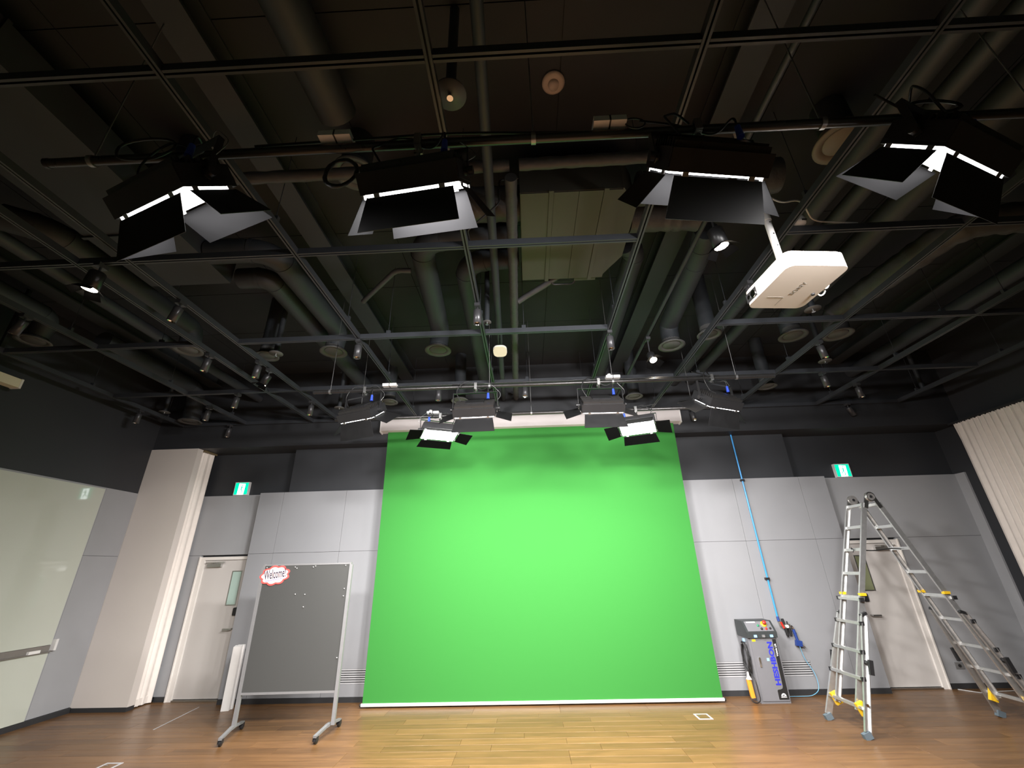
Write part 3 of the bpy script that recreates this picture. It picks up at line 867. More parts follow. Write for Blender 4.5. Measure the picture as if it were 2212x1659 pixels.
def side(s, feet_x):
    """s=-1 left frame, +1 right frame"""
    fx = s * feet_x
    def P(z):
        return s * 0.06 + (fx - s * 0.06) * (AZ - z) / AZ
    mm = M_ALU
    for e in (-1, 1):
        # inner fly rail
        r1 = part('inner_rail', chan((P(AZ - 0.08), e * 0.165, AZ - 0.08), (P(0.22), e * 0.185, 0.22), 0.062, 0.006, 0.022, -e), mm, t)
        # outer flared rail
        r2 = part('outer_rail', chan((P(1.18), e * 0.205, 1.18), (P(0.06), e * 0.325, 0.06), 0.07, 0.006, 0.024, e), M_ALU if s < 0 else M_ALUD, t)
        part('rubber_foot', MB().box((P(0.028), e * 0.33, 0.033), (0.085, 0.05, 0.066), (0, math.degrees(math.atan2(fx - s * 0.06, AZ)), 0)), M_RUBBER, r2)
        part('rail_cap', MB().box((P(1.18), e * 0.205, 1.185), (0.08, 0.036, 0.03), (0, math.degrees(math.atan2(fx - s * 0.06, AZ)), 0)), M_PLASTIC, r2)
        part('yellow_guide', MB().box((P(1.40), e * 0.178, 1.40), (0.072, 0.045, 0.03)), M_YELLOW, r1)
        part('yellow_hook', MB().box((P(0.27), e * 0.22, 0.25), (0.08, 0.04, 0.13), (0, math.degrees(math.atan2(fx - s * 0.06, AZ)), 0)), M_YELLOW, r1)
        part('lock_knob', MB().cyl((P(0.70), e * 0.265, 0.70), (P(0.70), e * 0.33, 0.70), 0.022, n=12).box((P(0.70) - s * 0.0, e * 0.335, 0.66), (0.045, 0.03, 0.15), (0, -s * 12, 0)), M_PLASTIC, r2)
        part('latch_bolt', MB().cyl((P(0.30), e * 0.30, 0.30), (P(0.30), e * 0.325, 0.30), 0.016, n=12), M_CHROME, r2)
    for z in (2.48, 2.20, 1.92, 1.635, 1.36):
        part('rung', MB().box((P(z), 0, z), (0.045, 0.33, 0.028)).box((P(z), 0, z + 0.018), (0.028, 0.33, 0.008)), mm, t)
    for z, yh in ((1.345, 0.20), (1.09, 0.215), (0.80, 0.245), (0.54, 0.272), (0.27, 0.30)):
        xo = P(z) + s * 0.03
        rg = part('rung', MB().box((xo, 0, z), (0.036, 2 * yh, 0.03)), mm, t)
        for e in (-1, 1):
            if z > 0.3:
                part('rung_cap', MB().box((xo, e * (yh + 0.012), z), (0.046, 0.024, 0.042)), M_PLASTIC, rg)
side(-1, 1.04)
side(1, 1.04)
for e in (-1, 1):
    hg = part('hinge', MB().cyl((AX, e * 0.15, AZ), (AX, e * 0.185, AZ), 0.062, n=28), M_ALUD, t)
    part('hinge_hub', MB().cyl((AX, e * 0.14, AZ), (AX, e * 0.195, AZ), 0.018, n=20), M_PLASTIC, hg)
    part('hinge_ring', MB().lathe([(0.048, 0.0), (0.056, 0.004), (0.062, 0.0), (0.056, -0.002), (0.048, 0.0)], 28, Matrix.Translation((AX, e * 0.1865, AZ)) @ Matrix.Rotation(R(-90 * e), 4, 'X')), M_STEEL, hg)
    for s in (-1, 1):
        part('hinge_arm', MB().box((s * 0.072, e * 0.168, AZ - 0.075), (0.05, 0.014, 0.15), (0, -s * 21, 0)), M_STEEL, t)
part('spreader_strap', MB().tube(bend([(-0.35, 0.0, 1.935), (-0.1, -0.03, 1.90), (0.15, -0.05, 1.93), (0.33, 0.0, 1.915)], 0.1), 0.007, 6).tube([(-0.36, -0.02, 1.95), (-0.34, -0.035, 1.92), (-0.35, -0.02, 1.89)], 0.006, 6), M_CABLE, t)

# ================================================================== CEILING GRID
GZ = 4.36     # underside of rails
COLX = dict(w=-6.37, z=-5.19, a=-3.93, b=-3.437, A=-1.955, C=-0.453, B=1.041, E=2.269, F=3.766, G=5.258, H=6.69)
ROWY = [1.411 + 1.4934 * k for k in range(-1, 5)]
ROWY[-1] = 7.375
grid = thing('lighting_grid', 'black slotted rail grid hung under the ceiling', 'ceiling grid', (0, 3.0, GZ))
def rail_mb(a, b, wd=0.042, ht=0.06):
    a, b = Vector(a), Vector(b)
    d = b - a
    L_ = d.length
    d.normalize()
    s = Vector((d.y, -d.x, 0))
    m = Matrix(((s.x, d.x, 0, a.x), (s.y, d.y, 0, a.y), (0, 0, 1, a.z), (0, 0, 0, 1)))
    mb = MB()
    mb.box((0, L_ / 2, ht - 0.004), (wd, L_, 0.008), mtx=m)
    for q in (-1, 1):
        mb.box((q * (wd / 2 - 0.003), L_ / 2, ht / 2 - 0.004), (0.006, L_, ht - 0.008), mtx=m)
        mb.box((q * (wd / 2 - 0.0105), L_ / 2, 0.003), (0.009, L_, 0.006), mtx=m)
    return mb
for k, x in COLX.items():
    part('rail', rail_mb((x, -2.9, GZ), (x, 7.395, GZ)), M_RAIL, grid, world=True)
def rows(y, spans):
    for a, b in spans:
        part('rail', rail_mb((COLX[a] + 0.023, y, GZ + 0.0015), (COLX[b] - 0.023, y, GZ + 0.0015)), M_RAIL, grid, world=True)
for i, y in enumerate(ROWY):
    order = 'wzabACBEFGH'
    for p, q in zip(order, order[1:]):
        if (i in (2, 3) and (p, q) == ('B', 'E')) or (i == 3 and (p, q) == ('a', 'b')):
            continue
        rows(y, [(p, q)])
rod = MB().cyl((0, 0, 0), (0, 0, ZC - GZ - 0.061), 0.0035, n=6).box((0, 0, 0.02), (0.05, 0.03, 0.04)).mesh('hanger_rod', M_RAIL)
for k, x in COLX.items():
    if k in 'ab':
        continue
    for i in range(1, 6):
        yr = min(ROWY[i], 7.3) - 0.35
        if not (k == 'F' and i < 4) and not (k == 'G' and i < 3) and not (k == 'w' and i == 3) and not (k == 'E' and i == 4):
            child_copy(rod, 'hanger_rod', grid, (x, yr - 3.0, 0.06))
for x, i in ((0.03, 3), (0.06, 4), (-1.6, 3), (2.62, 4), (4.9, 3), (-4.4, 3)):
    child_copy(rod, 'hanger_rod', grid, (x, ROWY[i] - 3.0, 0.062))
solo('steel_tube', MB().cyl((1.655, -2.0, 4.57), (1.655, 7.35, 4.57), 0.022, n=12), M_DUCT, 'single black tube running towards the screen beside the grid', 'pipe')

# ================================================================== BEAMS, DUCTS, PIPES ABOVE THE GRID
def beam(x, wd, zb, label):
    zb, x = 5.17, x * 1.045
    mb = MB().box2((x - wd / 2, YF, zb), (x + wd / 2, SY - 0.001, zb + 0.02)).box2((x - 0.01, YF, zb + 0.02), (x + 0.01, SY - 0.001, ZC - 0.02)).box2((x - wd / 2, YF, ZC - 0.02), (x + wd / 2, SY - 0.001, ZC - 0.001))
    solo('ceiling_beam', mb, M_DUCT, label, 'beam')
beam(-2.13, 0.24, 5.02, 'black steel ceiling beam passing left of the air handling box')
beam(1.68, 0.24, 5.02, 'black steel ceiling beam passing right of the air handling box')
beam(-5.75, 0.24, 5.02, 'black steel ceiling beam nearest the glass board wall')
beam(5.55, 0.24, 5.02, 'black steel ceiling beam nearest the right curtain')

def diffuser(parent, x, y, z, r=0.185, m=None):
    d = part('diffuser_ring', MB().lathe([(r * 0.55, 0.075), (r * 0.62, 0.02), (r * 0.80, 0.004), (r, 0.0), (r, 0.012), (r * 0.7, 0.05), (r * 0.66, 0.12)], 32, Matrix.Translation((x, y, z))), m or M_DIFF, parent, world=True)
    part('diffuser_disc', MB().lathe([(0.0, 0.004), (r * 0.62, 0.004), (r * 0.66, 0.012), (r * 0.6, 0.03), (0.0, 0.035)], 32, Matrix.Translation((x, y, z + 0.006)) , True), m or M_DIFF, d, world=True)
    part('diffuser_throat', MB().lathe([(0.0, 0.05), (r * 0.76, 0.05)], 24, Matrix.Translation((x, y, z + 0.004))), M_VENTB, d, world=True)

def duct(name, pts, r, label, m=None, diff=None, ribs=False, bendr=0.3, cat='duct'):
    t = thing(name, label, cat, Vector(pts[0]))
    path = bend(pts, bendr, 8)
    if ribs:
        fine = []
        for i in range(len(path) - 1):
            n_ = max(1, int((path[i + 1] - path[i]).length / 0.06))
            fine += [path[i].lerp(path[i + 1], k / n_) for k in range(n_)]
        fine.append(path[-1])
        rnd = random.Random(len(label))
        rs = [r * (1 + 0.05 * math.sin(k * 1.9) + rnd.uniform(-0.035, 0.035)) for k in range(len(fine))]
        mb = MB().tube(fine, rs, 18)
    else:
        mb = MB().tube(path, r, 20)
    tb = part('duct_tube', mb, m or M_DUCT, t, world=True)
    # joint bands
    if not ribs:
        for i in range(2, len(path) - 1, 6):
            p, q = path[i], path[min(i + 1, len(path) - 1)]
            dd = (q - p).normalized()
            part('joint_band', MB().cyl(p - dd * 0.02, p + dd * 0.02, r * 1.035, n=20), m or M_DUCT, t, world=True)
    if diff:
        diffuser(t, *diff)
    return t
ZD = 4.98
duct('round_duct', [(-3.3, 3.5, ZD), (-2.62, 3.5, ZD), (-2.62, 5.22, ZD), (-2.66, 5.23, 4.70)], 0.125, 'elbowed round duct ending in a diffuser left of the ceiling beam', diff=(-2.66, 5.23, 4.65))
duct('round_duct', [(-3.28, 3.98, ZD + 0.02), (-2.93, 3.98, ZD + 0.02), (-2.96, 7.38, ZD + 0.02)], 0.12, 'long round duct running back beside the left rails', bendr=0.35)
duct('round_duct', [(0.0, 3.48, ZD + 0.05), (-1.05, 3.50, ZD + 0.05), (-1.17, 5.30, ZD), (-1.19, 5.30, 4.70)], 0.13, 'round duct from the air handling box dropping to a diffuser', diff=(-1.19, 5.30, 4.65))
duct('round_duct', [(0.0, 3.80, ZD), (-0.62, 3.82, ZD), (-0.70, 7.38, ZD)], 0.12, 'round duct bending from the air handling box towards the screen')
duct('round_duct', [(1.17, 3.66, ZD), (1.28, 3.80, ZD), (1.37, 7.38, ZD)], 0.115, 'round duct leaving the angled corner of the air handling box', bendr=0.15)
duct('round_duct', [(1.96, 3.5, ZD), (2.02, 3.9, ZD), (2.13, 5.42, ZD), (2.13, 5.43, 4.70)], 0.125, 'round duct with diffuser hanging behind the lit projector', diff=(2.13, 5.43, 4.65))
duct('round_duct', [(3.75, -1.5, ZD), (3.75, 5.28, ZD), (3.75, 5.30, 4.70)], 0.125, 'straight round duct with diffuser between right-hand rails', diff=(3.75, 5.28, 4.65))
duct('round_duct', [(5.9, 3.5, ZD), (4.62, 3.55, ZD), (4.38, 5.28, ZD), (4.37, 5.29, 4.70)], 0.15, 'right-hand elbowed duct with diffuser past the steel beam', ribs=True, m=M_FLEX, diff=(4.37, 5.29, 4.65))
duct('round_duct', [(-4.9, 2.9, ZD), (-4.62, 3.1, ZD), (-4.60, 5.0, ZD), (-4.60, 5.02, 4.70)], 0.13, 'elbowed duct and diffuser above the unlit left spotlights', diff=(-4.60, 5.02, 4.65))
duct('round_duct', [(-6.2, 3.0, ZD), (-6.24, 4.6, ZD), (-6.36, 4.62, 4.70)], 0.12, 'duct and diffuser close to the glass board wall', diff=(-6.36, 4.62, 4.65))
duct('round_duct', [(-6.1, 5.2, ZD), (-6.08, 7.13, ZD), (-6.08, 7.14, 4.42)], 0.14, 'duct dropping low to an open collar in the left corner', diff=(-6.08, 7.14, 4.37))
duct('round_duct', [(2.90, -2.5, ZD - 0.05), (2.86, 4.6, ZD - 0.05), (2.80, 7.38, ZD - 0.05)], 0.09, 'thin straight duct running beside the projector pole')
duct('round_duct', [(3.22, -2.5, ZD - 0.05), (3.18, 4.6, ZD - 0.05), (3.1, 7.38, ZD - 0.05)], 0.08, 'second thin straight duct beside the projector pole, further right')
duct('round_duct', [(6.05, -2.5, ZD), (6.05, 7.38, ZD)], 0.1, 'straight duct high along the right curtain wall')
duct('round_duct', [(-5.05, 1.0, ZD - 0.1), (-5.05, 7.38, ZD - 0.1)], 0.07, 'thin straight duct high along the glass board wall')
duct('round_duct', [(-1.62, -2.5, 5.15), (-1.40, 2.2, 5.15)], 0.15, 'wide round duct above the front light pipe, left of centre')
duct('flexible_duct', [(0.03, 3.02, 4.97), (-0.75, 3.02, 4.97), (-1.12, 3.05, 4.99), (-1.2, 3.05, 5.35)], 0.165, 'fat wrinkled flexible duct leaving the air handling box on its pipe side', ribs=True, m=M_FLEX)
duct('flexible_duct', [(1.11, 2.93, 4.98), (1.75, 2.93, 4.98), (2.35, 2.85, 4.98)], 0.15, 'front fat flexible duct on the chamfered side of the air handling box', ribs=True, m=M_FLEX)
duct('flexible_duct', [(1.11, 3.27, 4.97), (1.5, 3.27, 4.97), (1.78, 3.28, 4.97)], 0.145, 'rear fat flexible duct on the chamfered side of the air handling box', ribs=True, m=M_FLEX)
for dx, dy, z, lb, m_ in ((2.72, 2.55, 4.98, 'large tan ceiling diffuser seen behind the front light pipe', M_DIFFB), (-1.40, 2.62, 4.98, 'large dark ceiling diffuser above the black left inner panel light', M_DIFF),
                          (-2.9, 2.6, 4.98, 'dark ceiling diffuser above the outer left panel light', M_DIFF)):
    t = thing('ceiling_diffuser', lb, 'diffuser', (dx, dy, z))
    diffuser(t, dx, dy, z, 0.215 if m_ is M_DIFFB else 0.18, m_)
    part('drop_collar', MB().cyl((dx, dy, z + 0.10), (dx, dy, ZC - 0.001), 0.13, n=20), M_DUCT, t, world=True)
for dx, dy, lb in ((-2.35, 6.85, 'small far diffuser above the left end of the screen casing'), (-1.12, 6.9, 'small far diffuser above the lit left fill light'), (1.93, 7.0, 'small far diffuser above the lit right fill light'), (4.1, 6.75, 'small far diffuser beyond the right rails'),
                   (2.42, 4.88, 'unlit diffuser half hidden behind the right beam rail'), (-3.45, 5.0, 'unlit diffuser tucked between the close left rails')):
    t = thing('ceiling_diffuser', lb, 'diffuser', (dx, dy, 4.5))
    diffuser(t, dx, dy, 4.5, 0.15)
    part('drop_collar', MB().cyl((dx, dy, 4.62), (dx, dy, ZC - 0.001), 0.10, n=18), M_DUCT, t, world=True)

# rectangular trunk ducts
def boxduct(a, b, label, seams):
    t = thing('trunk_duct', label, 'duct', ((a[0] + b[0]) / 2, (a[1] + b[1]) / 2, a[2]))
    part('duct_body', MB().box2(a, b), M_DUCT, t, world=True)
    for k in range(seams):
        y = a[1] + (b[1] - a[1]) * (k + 0.5) / seams
        part('flange', MB().box2((a[0] - 0.02, y - 0.015, a[2] - 0.02), (b[0] + 0.02, y + 0.015, b[2])), M_DUCT, t, world=True)
boxduct((-4.25, -2.5, 4.88), (-3.32, 3.9, 5.2), 'wide flat trunk duct above the two close left rails', 4)
boxduct((4.75, -2.5, 4.9), (5.40, 3.1, 5.2), 'wide flat trunk duct above the right side of the room', 4)

# air handling box
t = thing('air_handler', 'beige-grey box air handler above the middle of the grid', 'air conditioner', (0.55, 3.33, 4.76))
part('case', MB().prism([(0.03, 2.72), (0.93, 2.72), (1.08, 2.95), (1.08, 3.60), (0.90, 3.93), (0.03, 3.93)], 0.42, Matrix.Translation((0, 0, 4.775))), M_AHU, t, world=True)
for x0, x1 in ((0.035, 0.28), (0.325, 0.54), (0.545, 0.755), (0.80, 0.92)):
    part('bottom_panel', MB().box2((x0, 2.725, 4.764), (x1, 3.925, 4.774)), M_AHU, t, world=True)
for x in (0.3025, 0.7775):
    part('bottom_rib', MB().box2((x - 0.02, 2.70, 4.755), (x + 0.02, 3.95, 4.774)), M_AHU, t, world=True)
part('terminal_box', MB().box2((0.62, 3.94, 4.80), (0.86, 4.02, 4.90)), M_AHU, t, world=True)
part('drain_pipe', MB().tube(bend([(0.45, 3.95, 4.83), (0.3, 4.1, 4.82), (0.05, 4.25, 4.76), (-0.03, 4.28, 4.72)], 0.1), 0.035, 10), M_FLEX, t, world=True)
part('cable_bundle', MB().tube(bend([(0.38, 3.96, 4.86), (0.36, 4.05, 4.78), (0.62, 4.08, 4.80), (0.66, 3.98, 4.86)], 0.05), 0.012, 6), M_CABLE, t, world=True)
for s_ in ((0.1, 2.8), (1.0, 2.98), (0.1, 3.85), (0.88, 3.85)):
    part('support_rod', MB().cyl((s_[0], s_[1], 5.19), (s_[0], s_[1], ZC - 0.001), 0.006, n=6), M_RAIL, t, world=True)

duct('service_pipe', [(-0.11, -1.0, 4.7), (-0.375, 7.39, 4.7)], 0.04, 'smooth black sprinkler main running straight overhead to the screen', m=M_DUCT, cat='pipe')
duct('service_pipe', [(-0.04, 2.50, 4.71), (-0.145, 7.39, 4.71)], 0.05, 'taped insulated pipe beside the air handling box', m=M_FLEX, ribs=True, cat='pipe')
duct('service_pipe', [(-3.2, 2.47, 4.81), (-0.05, 2.47, 4.81)], 0.048, 'taped cross pipe left of the insulated pipe', m=M_FLEX, ribs=True, cat='pipe')
duct('service_pipe', [(0.03, 2.47, 4.81), (1.6, 2.45, 4.81)], 0.048, 'taped cross pipe in front of the air handling box', m=M_FLEX, ribs=True, cat='pipe')

duct('service_pipe', [(-2.0, 4.48, 4.96), (-1.41, 3.90, 4.96), (-1.24, 3.92, 4.96)], 0.03, 'thin taped pipe angling from the left beam towards the drop duct', m=M_FLEX, ribs=True, cat='pipe', bendr=0.15)
solo('rail_cable', MB().tube(bend([(-0.425, 2.9, 4.44), (-0.42, 2.74, 4.40), (-0.145, 2.62, 4.56), (-0.142, 2.62, 4.82), (0.02, 2.66, 4.88)], 0.03), 0.008, 6), M_CABLE, 'black cable rising from the middle rail to the air handling box', 'cable')
# ------------------------------------------------------------------ sprinklers
def sprinkler(x, y, z, label, r=0.085):
    t = thing('sprinkler', label, 'sprinkler', (x, y, z))
    part('drop_pipe', MB().cyl((0, 0, 0.03), (0, 0, ZC - z - 0.001), 0.03 if r < 0.08 else 0.034, n=12), M_DUCT, t)
    part('plate', MB().lathe([(0.0, 0.012), (r, 0.008), (r, 0.016), (0.03, 0.03)], 24), M_DIFF, t)
    part('head', MB().cyl((0, 0, 0.012), (0, 0, -0.02), 0.012, n=10).cyl((0, 0, -0.02), (0, 0, -0.024), 0.02, n=12), M_CHROME, t)
sprinkler(-3.20, 4.80, 4.42, 'sprinkler with round plate above the left close rails')
sprinkler(-0.40, 4.29, 4.45, 'small sprinkler beside the middle spotlight', 0.05)
sprinkler(3.34, 4.26, 4.43, 'sprinkler with round plate just past the projector')
sprinkler(-6.285, 6.78, 4.43, 'sprinkler in the far corner by the glass board wall')
sprinkler(-3.22, 6.85, 4.42, 'sprinkler above the outer left light near the screen')
sprinkler(6.80, 6.95, 4.42, 'sprinkler close to the top of the right curtain')
sprinkler(4.38, 5.70, 4.44, 'sprinkler behind the right-hand spotlights')
sprinkler(-0.385, 1.68, 4.47, 'sprinkler with a wide round plate over the front light pipe', 0.10)

t = thing('smoke_detector', 'round pale smoke detector on the bare black ceiling', 'smoke detector', (0.33, 2.20, ZC - 0.046))
part('base', MB().lathe([(0.0, 0.045), (0.09, 0.045), (0.092, 0.03), (0.075, 0.018), (0.05, 0.014), (0, 0.014)], 28), M_DETECT, t)
part('sensor', MB().lathe([(0.045, 0.014), (0.04, -0.012), (0.0, -0.014)], 24), M_DETECT, t)
t = thing('motion_detector', 'small white detector cup on the rail above the projector', 'detector', (2.40, 2.87, GZ + 0.062))
part('cup', MB().lathe([(0.0, 0.0), (0.042, 0.0), (0.046, 0.02), (0.046, 0.06), (0.03, 0.066), (0, 0.066)], 24), M_WHITE, t)
part('lens', MB().box2((-0.01, -0.047, 0.006), (0.03, -0.04, 0.02)), M_PLASTIC, t)
t = thing('access_point', 'cream rounded access point hanging under the sprinkler main', 'access point', (-0.285, 4.86, 4.36))
part('shell', MB().prism(rrect(0.17, 0.17, 0.06, 6), 0.02, Matrix.Rotation(R(-20), 4, 'X')), M_CREAM, t)
part('rim', MB().prism(rrect(0.178, 0.178, 0.064, 6), 0.014, Matrix.Rotation(R(-20), 4, 'X') @ Matrix.Translation((0, 0, 0.0205))), M_WHITE, t)
part('stem', MB().cyl((0, 0, 0.036), (0, 0, 0.30), 0.008, n=8), M_PLASTIC, t)

# screen casing on the left wall
t = thing('projection_screen_case', 'beige projection screen case high along the left wall', 'screen case', (-6.62, 3.4, 4.1))
part('case', MB().box2((-0.06, -1.5, 0.0), (0.06, 1.44, 0.115)), M_CREAM, t)
part('end_cap', MB().box2((-0.064, 1.4405, -0.006), (0.064, 1.465, 0.12)), M_FRAME, t)
part('bracket', MB().box2((-0.02, 1.1, 0.1155), (0.02, 1.14, ZC - 4.101)), M_BLACK, t)
part('bracket', MB().box2((-0.02, -1.1, 0.1155), (0.02, -1.06, ZC - 4.101)), M_BLACK, t)

# ================================================================== LIGHT PIPES
def light_pipe(y, z, x0, x1, label, wires):
    t = thing('light_pipe', label, 'lighting pipe', ((x0 + x1) / 2, y, z))
    part('tube', MB().cyl((x0, y, z), (x1, y, z), 0.0243, n=18), M_FIN, t, world=True)
    for s in (x0, x1):
        part('end_cap', MB().cyl((s - 0.01, y, z), (s + 0.01, y, z), 0.027, n=16), M_PLASTIC, t, world=True)
    for x in wires:
        part('hanger', MB().cyl((x, y, z + 0.03), (x, y, ZC - 0.001), 0.004, n=6).cyl((x - 0.012, y, z), (x + 0.012, y, z), 0.031, n=16), M_WIRE, t, world=True)
    return t
P1, P2, P3 = (1.555, 3.885), (4.84, 3.88), (5.80, 3.845)
light_pipe(P1[0], P1[1], -2.55, 2.95, 'front black lighting pipe carrying four panel lights', (-2.3, 0.1, 1.6, 2.7))
light_pipe(P2[0], P2[1], -2.62, 3.05, 'middle black lighting pipe carrying four barn-door lights', (-2.42, -0.42, 1.1, 2.6))
light_pipe(P3[0], P3[1], -2.75, 2.75, 'rear black lighting pipe just before the screen carrying two lights', (-2.4, 0.1, 2.4))

# ================================================================== PANEL LIGHTS
def panel_light(x, y, z, yaw, theta, pipe, label, watts, flaps):
    """housing centre at (x,y,z); theta = tilt of the beam from straight down; flaps = opening angles near, far, left, right"""
    t = thing('panel_light', label, 'studio light', (x, y, z), yaw, 'LED panel lights with barn doors')
    th = R(theta)
    ev, en = Vector((0, math.cos(th), math.sin(th))), Vector((0, math.sin(th), -math.cos(th)))
    T = Matrix(((1, 0, 0, 0), (0, ev.y, en.y, 0), (0, ev.z, en.z, 0), (0, 0, 0, 1)))   # local x, v, n
    hx, hv, hn = 0.25, 0.15, 0.055
    # housing: frame walls around the panel plus the back
    hb = MB()
    hb.box((0, 0, -0.02), (2 * hx, 2 * hv, 0.05), mtx=T)
    for s in (-1, 1):
        hb.box((s * (hx - 0.008), 0, 0.03), (0.016, 2 * hv, 0.05), mtx=T)
        hb.box((0, s * (hv - 0.008), 0.03), (2 * hx - 0.032, 0.016, 0.05), mtx=T)
        hb.box((s * (hx + 0.002), 0, -0.005), (0.004, 2 * hv * 0.96, 0.085), mtx=T)
    ho = part('housing', hb, M_FIXT, t)
    fins = MB()
    for k in range(9):
        fins.box((0, -hv + 0.03 + k * 0.03, -0.06 - 0.006 * (k % 2)), (2 * hx - 0.03, 0.012, 0.03 + 0.012 * (k % 2)), mtx=T)
    part('heat_sink', fins, M_FIN, ho)
    part('driver_box', MB().box((0.0, 0.02, -0.085), (0.22, 0.13, 0.02), mtx=T), M_FIXT, ho)
    part('led_panel', MB().box((0, 0, 0.052), (2 * hx - 0.034, 2 * hv - 0.034, 0.024), mtx=T), M_LED, t)
    ld = bpy.data.lights.new('panel_lamp', 'AREA')
    ld.shape = 'RECTANGLE'
    ld.size, ld.size_y = 2 * hx - 0.04, 2 * hv - 0.04
    ld.energy = watts
    ld.spread = R(BEAM)
    ld.color = (1.0, 0.97, 0.96)
    lo = bpy.data.objects.new('panel_lamp', ld)
    COL.objects.link(lo)
    lo.parent = t
    q = en * 0.066
    lo.matrix_local = Matrix(((1, 0, 0, q.x), (0, ev.y, -en.y, q.y), (0, ev.z, -en.z, q.z), (0, 0, 0, 1)))
    # barn doors, hinged just off the rim
    gap = 0.016
    fn, ff, fl_, fr_ = flaps
    def flap(name, e, along, half, length, ang, narrow):
        """e: outward unit vector in (x,v); ang: opening from straight ahead"""
        e = Vector((e[0], e[1], 0))
        a = Vector((-e.y, e.x, 0))
        d = Vector((0, 0, 1)) * math.cos(R(ang)) + e * math.sin(R(ang))
        base = e * (along + 0.002) + Vector((0, 0, 0.055 + gap))
        nrm = a.cross(d)
        poly = [base - a * half, base + a * half, base + a * (half + narrow) + d * length, base - a * (half + narrow) + d * length]
        vs = [p + nrm * 0.0012 for p in poly] + [p - nrm * 0.0012 for p in poly]
        mb = MB().add(vs, [(0, 1, 2, 3), (7, 6, 5, 4), (0, 4, 5, 1), (1, 5, 6, 2), (2, 6, 7, 3), (3, 7, 4, 0)], T)
        f = part('barn_door', mb, M_FLAPO, t)
        f.data.materials.append(M_FLAP)
        f.data.polygons[1].material_index = 1
        for q in (-0.75, 0.75):
            hg = MB().box(base + a * half * q - Vector((0, 0, gap * 0.5)) , (0.03 if abs(a.x) > 0.5 else 0.006, 0.03 if abs(a.y) > 0.5 else 0.006, gap + 0.004), mtx=T)
            part('flap_hinge', hg, M_STEEL, f)
    flap('near', (0, -1), hv, hx - 0.03, 0.20, fn, 0.03)
    flap('far', (0, 1), hv, hx - 0.03, 0.20, ff, 0.03)
    flap('left', (-1, 0), hx, hv - 0.02, 0.19, fl_, 0.025)
    flap('right', (1, 0), hx, hv - 0.02, 0.19, fr_, 0.025)
    # yoke
    py, pz = pipe
    top = pz - z - 0.10
    yk = MB()
    for s in (-1, 1):
        yk.box2((s * (hx + 0.018), -0.015, -0.03), (s * (hx + 0.024), 0.015, top))
    yk.box2((-hx - 0.024, -0.015, top), (hx + 0.024, 0.015, top + 0.006))
    yo = part('yoke', yk, M_FIXT, t)
    for s in (-1, 1):
        part('tilt_knob', MB().cyl((s * (hx + 0.004), 0, 0), (s * (hx + 0.05), 0, 0), 0.022, n=14), M_PLASTIC, yo)
    # clamp on the pipe (pipe position in this fixture's own axes)
    pl = Matrix.Rotation(R(-yaw), 4, 'Z') @ Vector((0, py - y, 0))
    cl = MB().cyl((0, 0, top + 0.006), (pl.x, pl.y, pz - z - 0.028), 0.012, n=12)
    cm = Matrix.Translation((pl.x, pl.y, pz - z)) @ Matrix.Rotation(R(-yaw), 4, 'Z')
    cl.box((0, -0.034, 0.0), (0.034, 0.012, 0.075), mtx=cm).box((0, 0.034, 0.0), (0.034, 0.012, 0.075), mtx=cm).box((0, 0, 0.033), (0.034, 0.06, 0.012), mtx=cm).box((0, 0, -0.033), (0.034, 0.06, 0.012), mtx=cm)
    c_ = part('pipe_clamp', cl, M_STEEL, t)
    part('wing_nut', MB().box((0.0, 0.0, -0.052), (0.045, 0.008, 0.022), mtx=cm).cyl((pl.x, pl.y, pz - z - 0.04), (pl.x, pl.y, pz - z - 0.07), 0.009, n=8), M_CHROME, c_)
    # power plug and its lead
    b = T @ Vector((0.16, 0.04, -0.11))
    part('power_plug', MB().cyl(b, b + Vector((0.0, 0, 0.075)), 0.018, 0.014, n=12), M_BLUE, t)
    part('power_lead', MB().tube(bend([b + Vector((0, 0, 0.07)), b + Vector((0.0, 0.0, 0.16)), (0.09, pl.y * 0.5, pz - z - 0.06), (pl.x - 0.08, pl.y, pz - z + 0.03), (pl.x - 0.3, pl.y, pz - z + 0.035)], 0.09), 0.006, 6), M_CABLE, t)
    b2 = T @ Vector((-0.17, 0.0, -0.10))
    part('data_lead', MB().tube(bend([b2, b2 + Vector((-0.06, 0, 0.12)), (-0.20, -0.05, pz - z - 0.02), (-0.12, -0.02, pz - z + 0.06), (pl.x - 0.03, pl.y, pz - z + 0.045)], 0.10), 0.006, 6), M_CABLE, t)
    part('safety_wire', MB().tube(bend([(hx + 0.02, 0, top * 0.5), (hx + 0.07, 0.02, top * 0.9), (0.18, 0.0, pz - z + 0.03), (0.05, pl.y, pz - z + 0.03)], 0.08), 0.0025, 5), M_WIRE, t)
    return t

def place(px, py, pz, yaw, th, pipe, label, watts=KEY, flaps=(28, 28, 35, 35)):
    """panel-face centre given; move back to the housing centre"""
    a, t_ = R(yaw), R(th)
    n = Vector((-math.sin(a) * math.sin(t_), math.cos(a) * math.sin(t_), -math.cos(t_)))
    c = Vector((px, py, pz)) - n * 0.055
    panel_light(c.x, c.y, c.z, yaw, th, pipe, label, watts, flaps)

